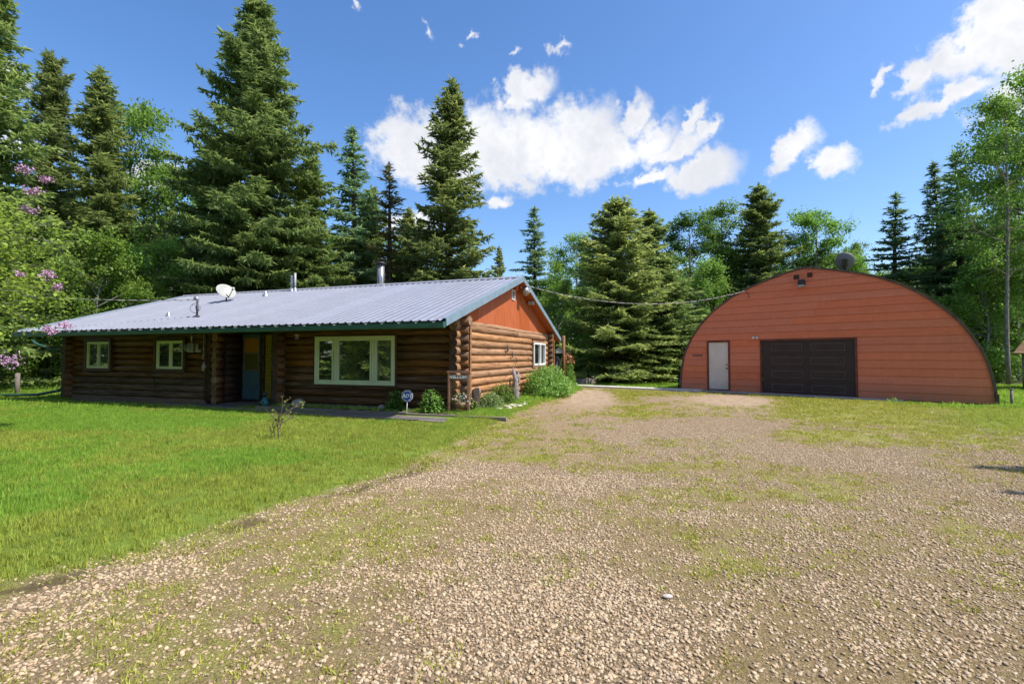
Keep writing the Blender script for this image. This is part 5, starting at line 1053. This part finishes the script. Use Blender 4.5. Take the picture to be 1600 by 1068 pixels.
# ------------------------------------------------------------------ small timber shelter at the far right
shl = empty('timber_shelter', (24.15, 22.2, 0), R(-62), 'small log shelter with orange roof edge cut by the right edge of the photo', 'shelter')
for (x_, y_) in ((-.3, -.8), (.0, -.8), (2.4, -.8), (-.3, 1.4), (2.4, 1.4)): MB().tube([(x_, y_, -.1), (x_, y_, 1.7)], .1, 10, wob=.05, rng=rw).build('post', 'bark_pale', shl)
for k in range(7): MB().box(-.2, 2.3, 1.38, 1.42, k*.25, k*.25+.24).build('wall_board', 'timber_grey', shl)
for k in range(7): MB().box(.15, 2.3, -.8, -.76, k*.25, k*.25+.24).build('wall_board', 'timber_grey', shl)
for s_ in (-1, 1):
    for k in range(9):
        x_ = -.55+k*.37; mb = MB(); y0, y1 = .3, .3+s_*1.55; z0, z1 = 2.35, 1.62; mb.add([(x_, y0, z0), (x_+.36, y0, z0), (x_+.36, y1, z1), (x_, y1, z1), (x_, y0, z0+.04), (x_+.36, y0, z0+.04), (x_+.36, y1, z1+.04), (x_, y1, z1+.04)], [(0, 1, 2, 3), (7, 6, 5, 4), (0, 4, 5, 1), (2, 6, 7, 3), (1, 5, 6, 2), (0, 3, 7, 4)]).build('roof_board', 'log_low', shl)
# ------------------------------------------------------------------ young sapling on the lawn
sp_ = empty('young_sapling', (-4.1, 8.6, 0), 0, 'bare young sapling with tiny yellow buds standing in the lawn', 'sapling'); g = np.random.default_rng(15); mb = MB(); buds = []
def twig(o, d, L, r_, lv):
    o = Vector(o); d = Vector(d).normalized(); m_ = o+d*L*.5+Vector(g.normal(0, .04*L, 3)); e_ = m_+(d+Vector(g.normal(0, .15, 3))).normalized()*L*.5; mb.tube([o, m_, e_], [r_, r_*.8, r_*.55], 5, cap=False); buds.append(np.array(e_))
    if lv < 2:
        for k in range(4 if lv else 7): twig(o+(e_-o)*float(g.uniform(.4, 1)), d+Vector(g.normal(0, .5, 3)), L*float(g.uniform(.45, .75)), r_*.65, lv+1)
twig((0, 0, -.02), (.06, 0, 1), .5, .013, 0); twig((-.1, .03, -.02), (-.08, 0, 1), .34, .007, 1); twig((-.12, 0, -.02), (-.2, .1, 1), .3, .006, 1)
mb.build('stem', 'rim_wood', sp_); bu = np.repeat(np.array(buds), 4, 0)+g.normal(0, .008, (len(buds)*4, 3)); link('buds', tri_mesh('buds', leaf_polys(g, bu, unit(g.normal(0, 1, bu.shape)), .026), 'blade_dry'), sp_)
o = link('white_stone', SW[0], None, 'single white stone lying alone on the mossy gravel in the foreground', 'stone', None, None, (.97, 3.08, float(gz(.97, 3.08))+.012)); o.scale = (.03, .022, .02)
# ------------------------------------------------------------------ lilac at the left edge
li = empty('lilac_bush', (-10.3, 7.5, 0), 0, 'tall lilac with pink purple flower heads filling the left edge', 'lilac'); g = np.random.default_rng(18); mb = MB(); tipsL = []
def lil(o, d, L, r_, lv):
    o = Vector(o); d = Vector(d).normalized(); m_ = o+d*L*.5+Vector(g.normal(0, .06*L, 3)); e_ = m_+(d+Vector(g.normal(0, .12, 3))+Vector((0, 0, .05))).normalized()*L*.5; mb.tube([o, m_, e_], [r_, r_*.75, r_*.5], 6 if lv < 2 else 4, cap=False)
    if lv >= 2: tipsL.append((np.array(e_), np.array(d))); tipsL.append((np.array(m_), np.array(d)))
    if lv < 4:
        for k in range(4 if lv else 4): lil(o+(e_-o)*float(g.uniform(.4, 1)), d+Vector(g.normal(0, .55, 3)), L*float(g.uniform(.5, .72)), r_*.55, lv+1)
for i in range(7):
    a = i*.9; lil((.25*math.cos(a), .25*math.sin(a), 0), (.27*math.cos(a)+.04, .27*math.sin(a), 1), 2.55, .035, 0)
mb.build('stems', 'bark_grey', li); C_ = np.array([t[0] for t in tipsL]); n = len(C_); per = 12; B = np.repeat(C_, per, 0)+g.normal(0, .085, (n*per, 3)); D = unit(np.repeat(np.array([t[1] for t in tipsL]), per, 0)*.4+g.normal(0, .7, (n*per, 3)))
D[:, 2] *= .5; D = unit(D); S = unit(np.cross(D, np.array([0, 0, 1.])+g.normal(0, .45, B.shape))); l_ = .066*(.6+.7*g.random((n*per, 1))); w_ = l_*.36
link('foliage', tri_mesh('foliage', np.stack([B, B+D*l_*.25+S*w_, B+D*l_*.6+S*w_*.8, B+D*l_, B+D*l_*.6-S*w_*.8, B+D*l_*.25-S*w_], 1), 'leaf_lilac', g.random(n*per)), li)
for (px, py, Y, s_) in ((28, 261, 7.2, 1), (64, 277, 7.3, .9), (42, 296, 7.0, 1.3), (38, 326, 7.1, 1), (72, 428, 7.0, 1.1), (86, 447, 7.1, .8), (77, 516, 6.9, 1), (100, 509, 7.0, .9), (14, 562, 6.6, 1.6), (30, 428, 7.4, .8)):
    q = at_px(px, py, Y)-Vector((-10.3, 7.5, 0)); n_ = int(46*s_); c_ = g.normal(0, 1, (n_, 3))*np.array([.038, .03, .03])*s_; c_[:, 0] *= 1.2; mb = MB()
    fp_ = leaf_polys(g, np.repeat(c_, 4, 0)+g.normal(0, .008, (n_*4, 3)), unit(g.normal(0, 1, (n_*4, 3))), .026, .8); o = link('flower_head', tri_mesh('flower_head', fp_, 'flower_pink'), li, loc=q, kind='stuff')
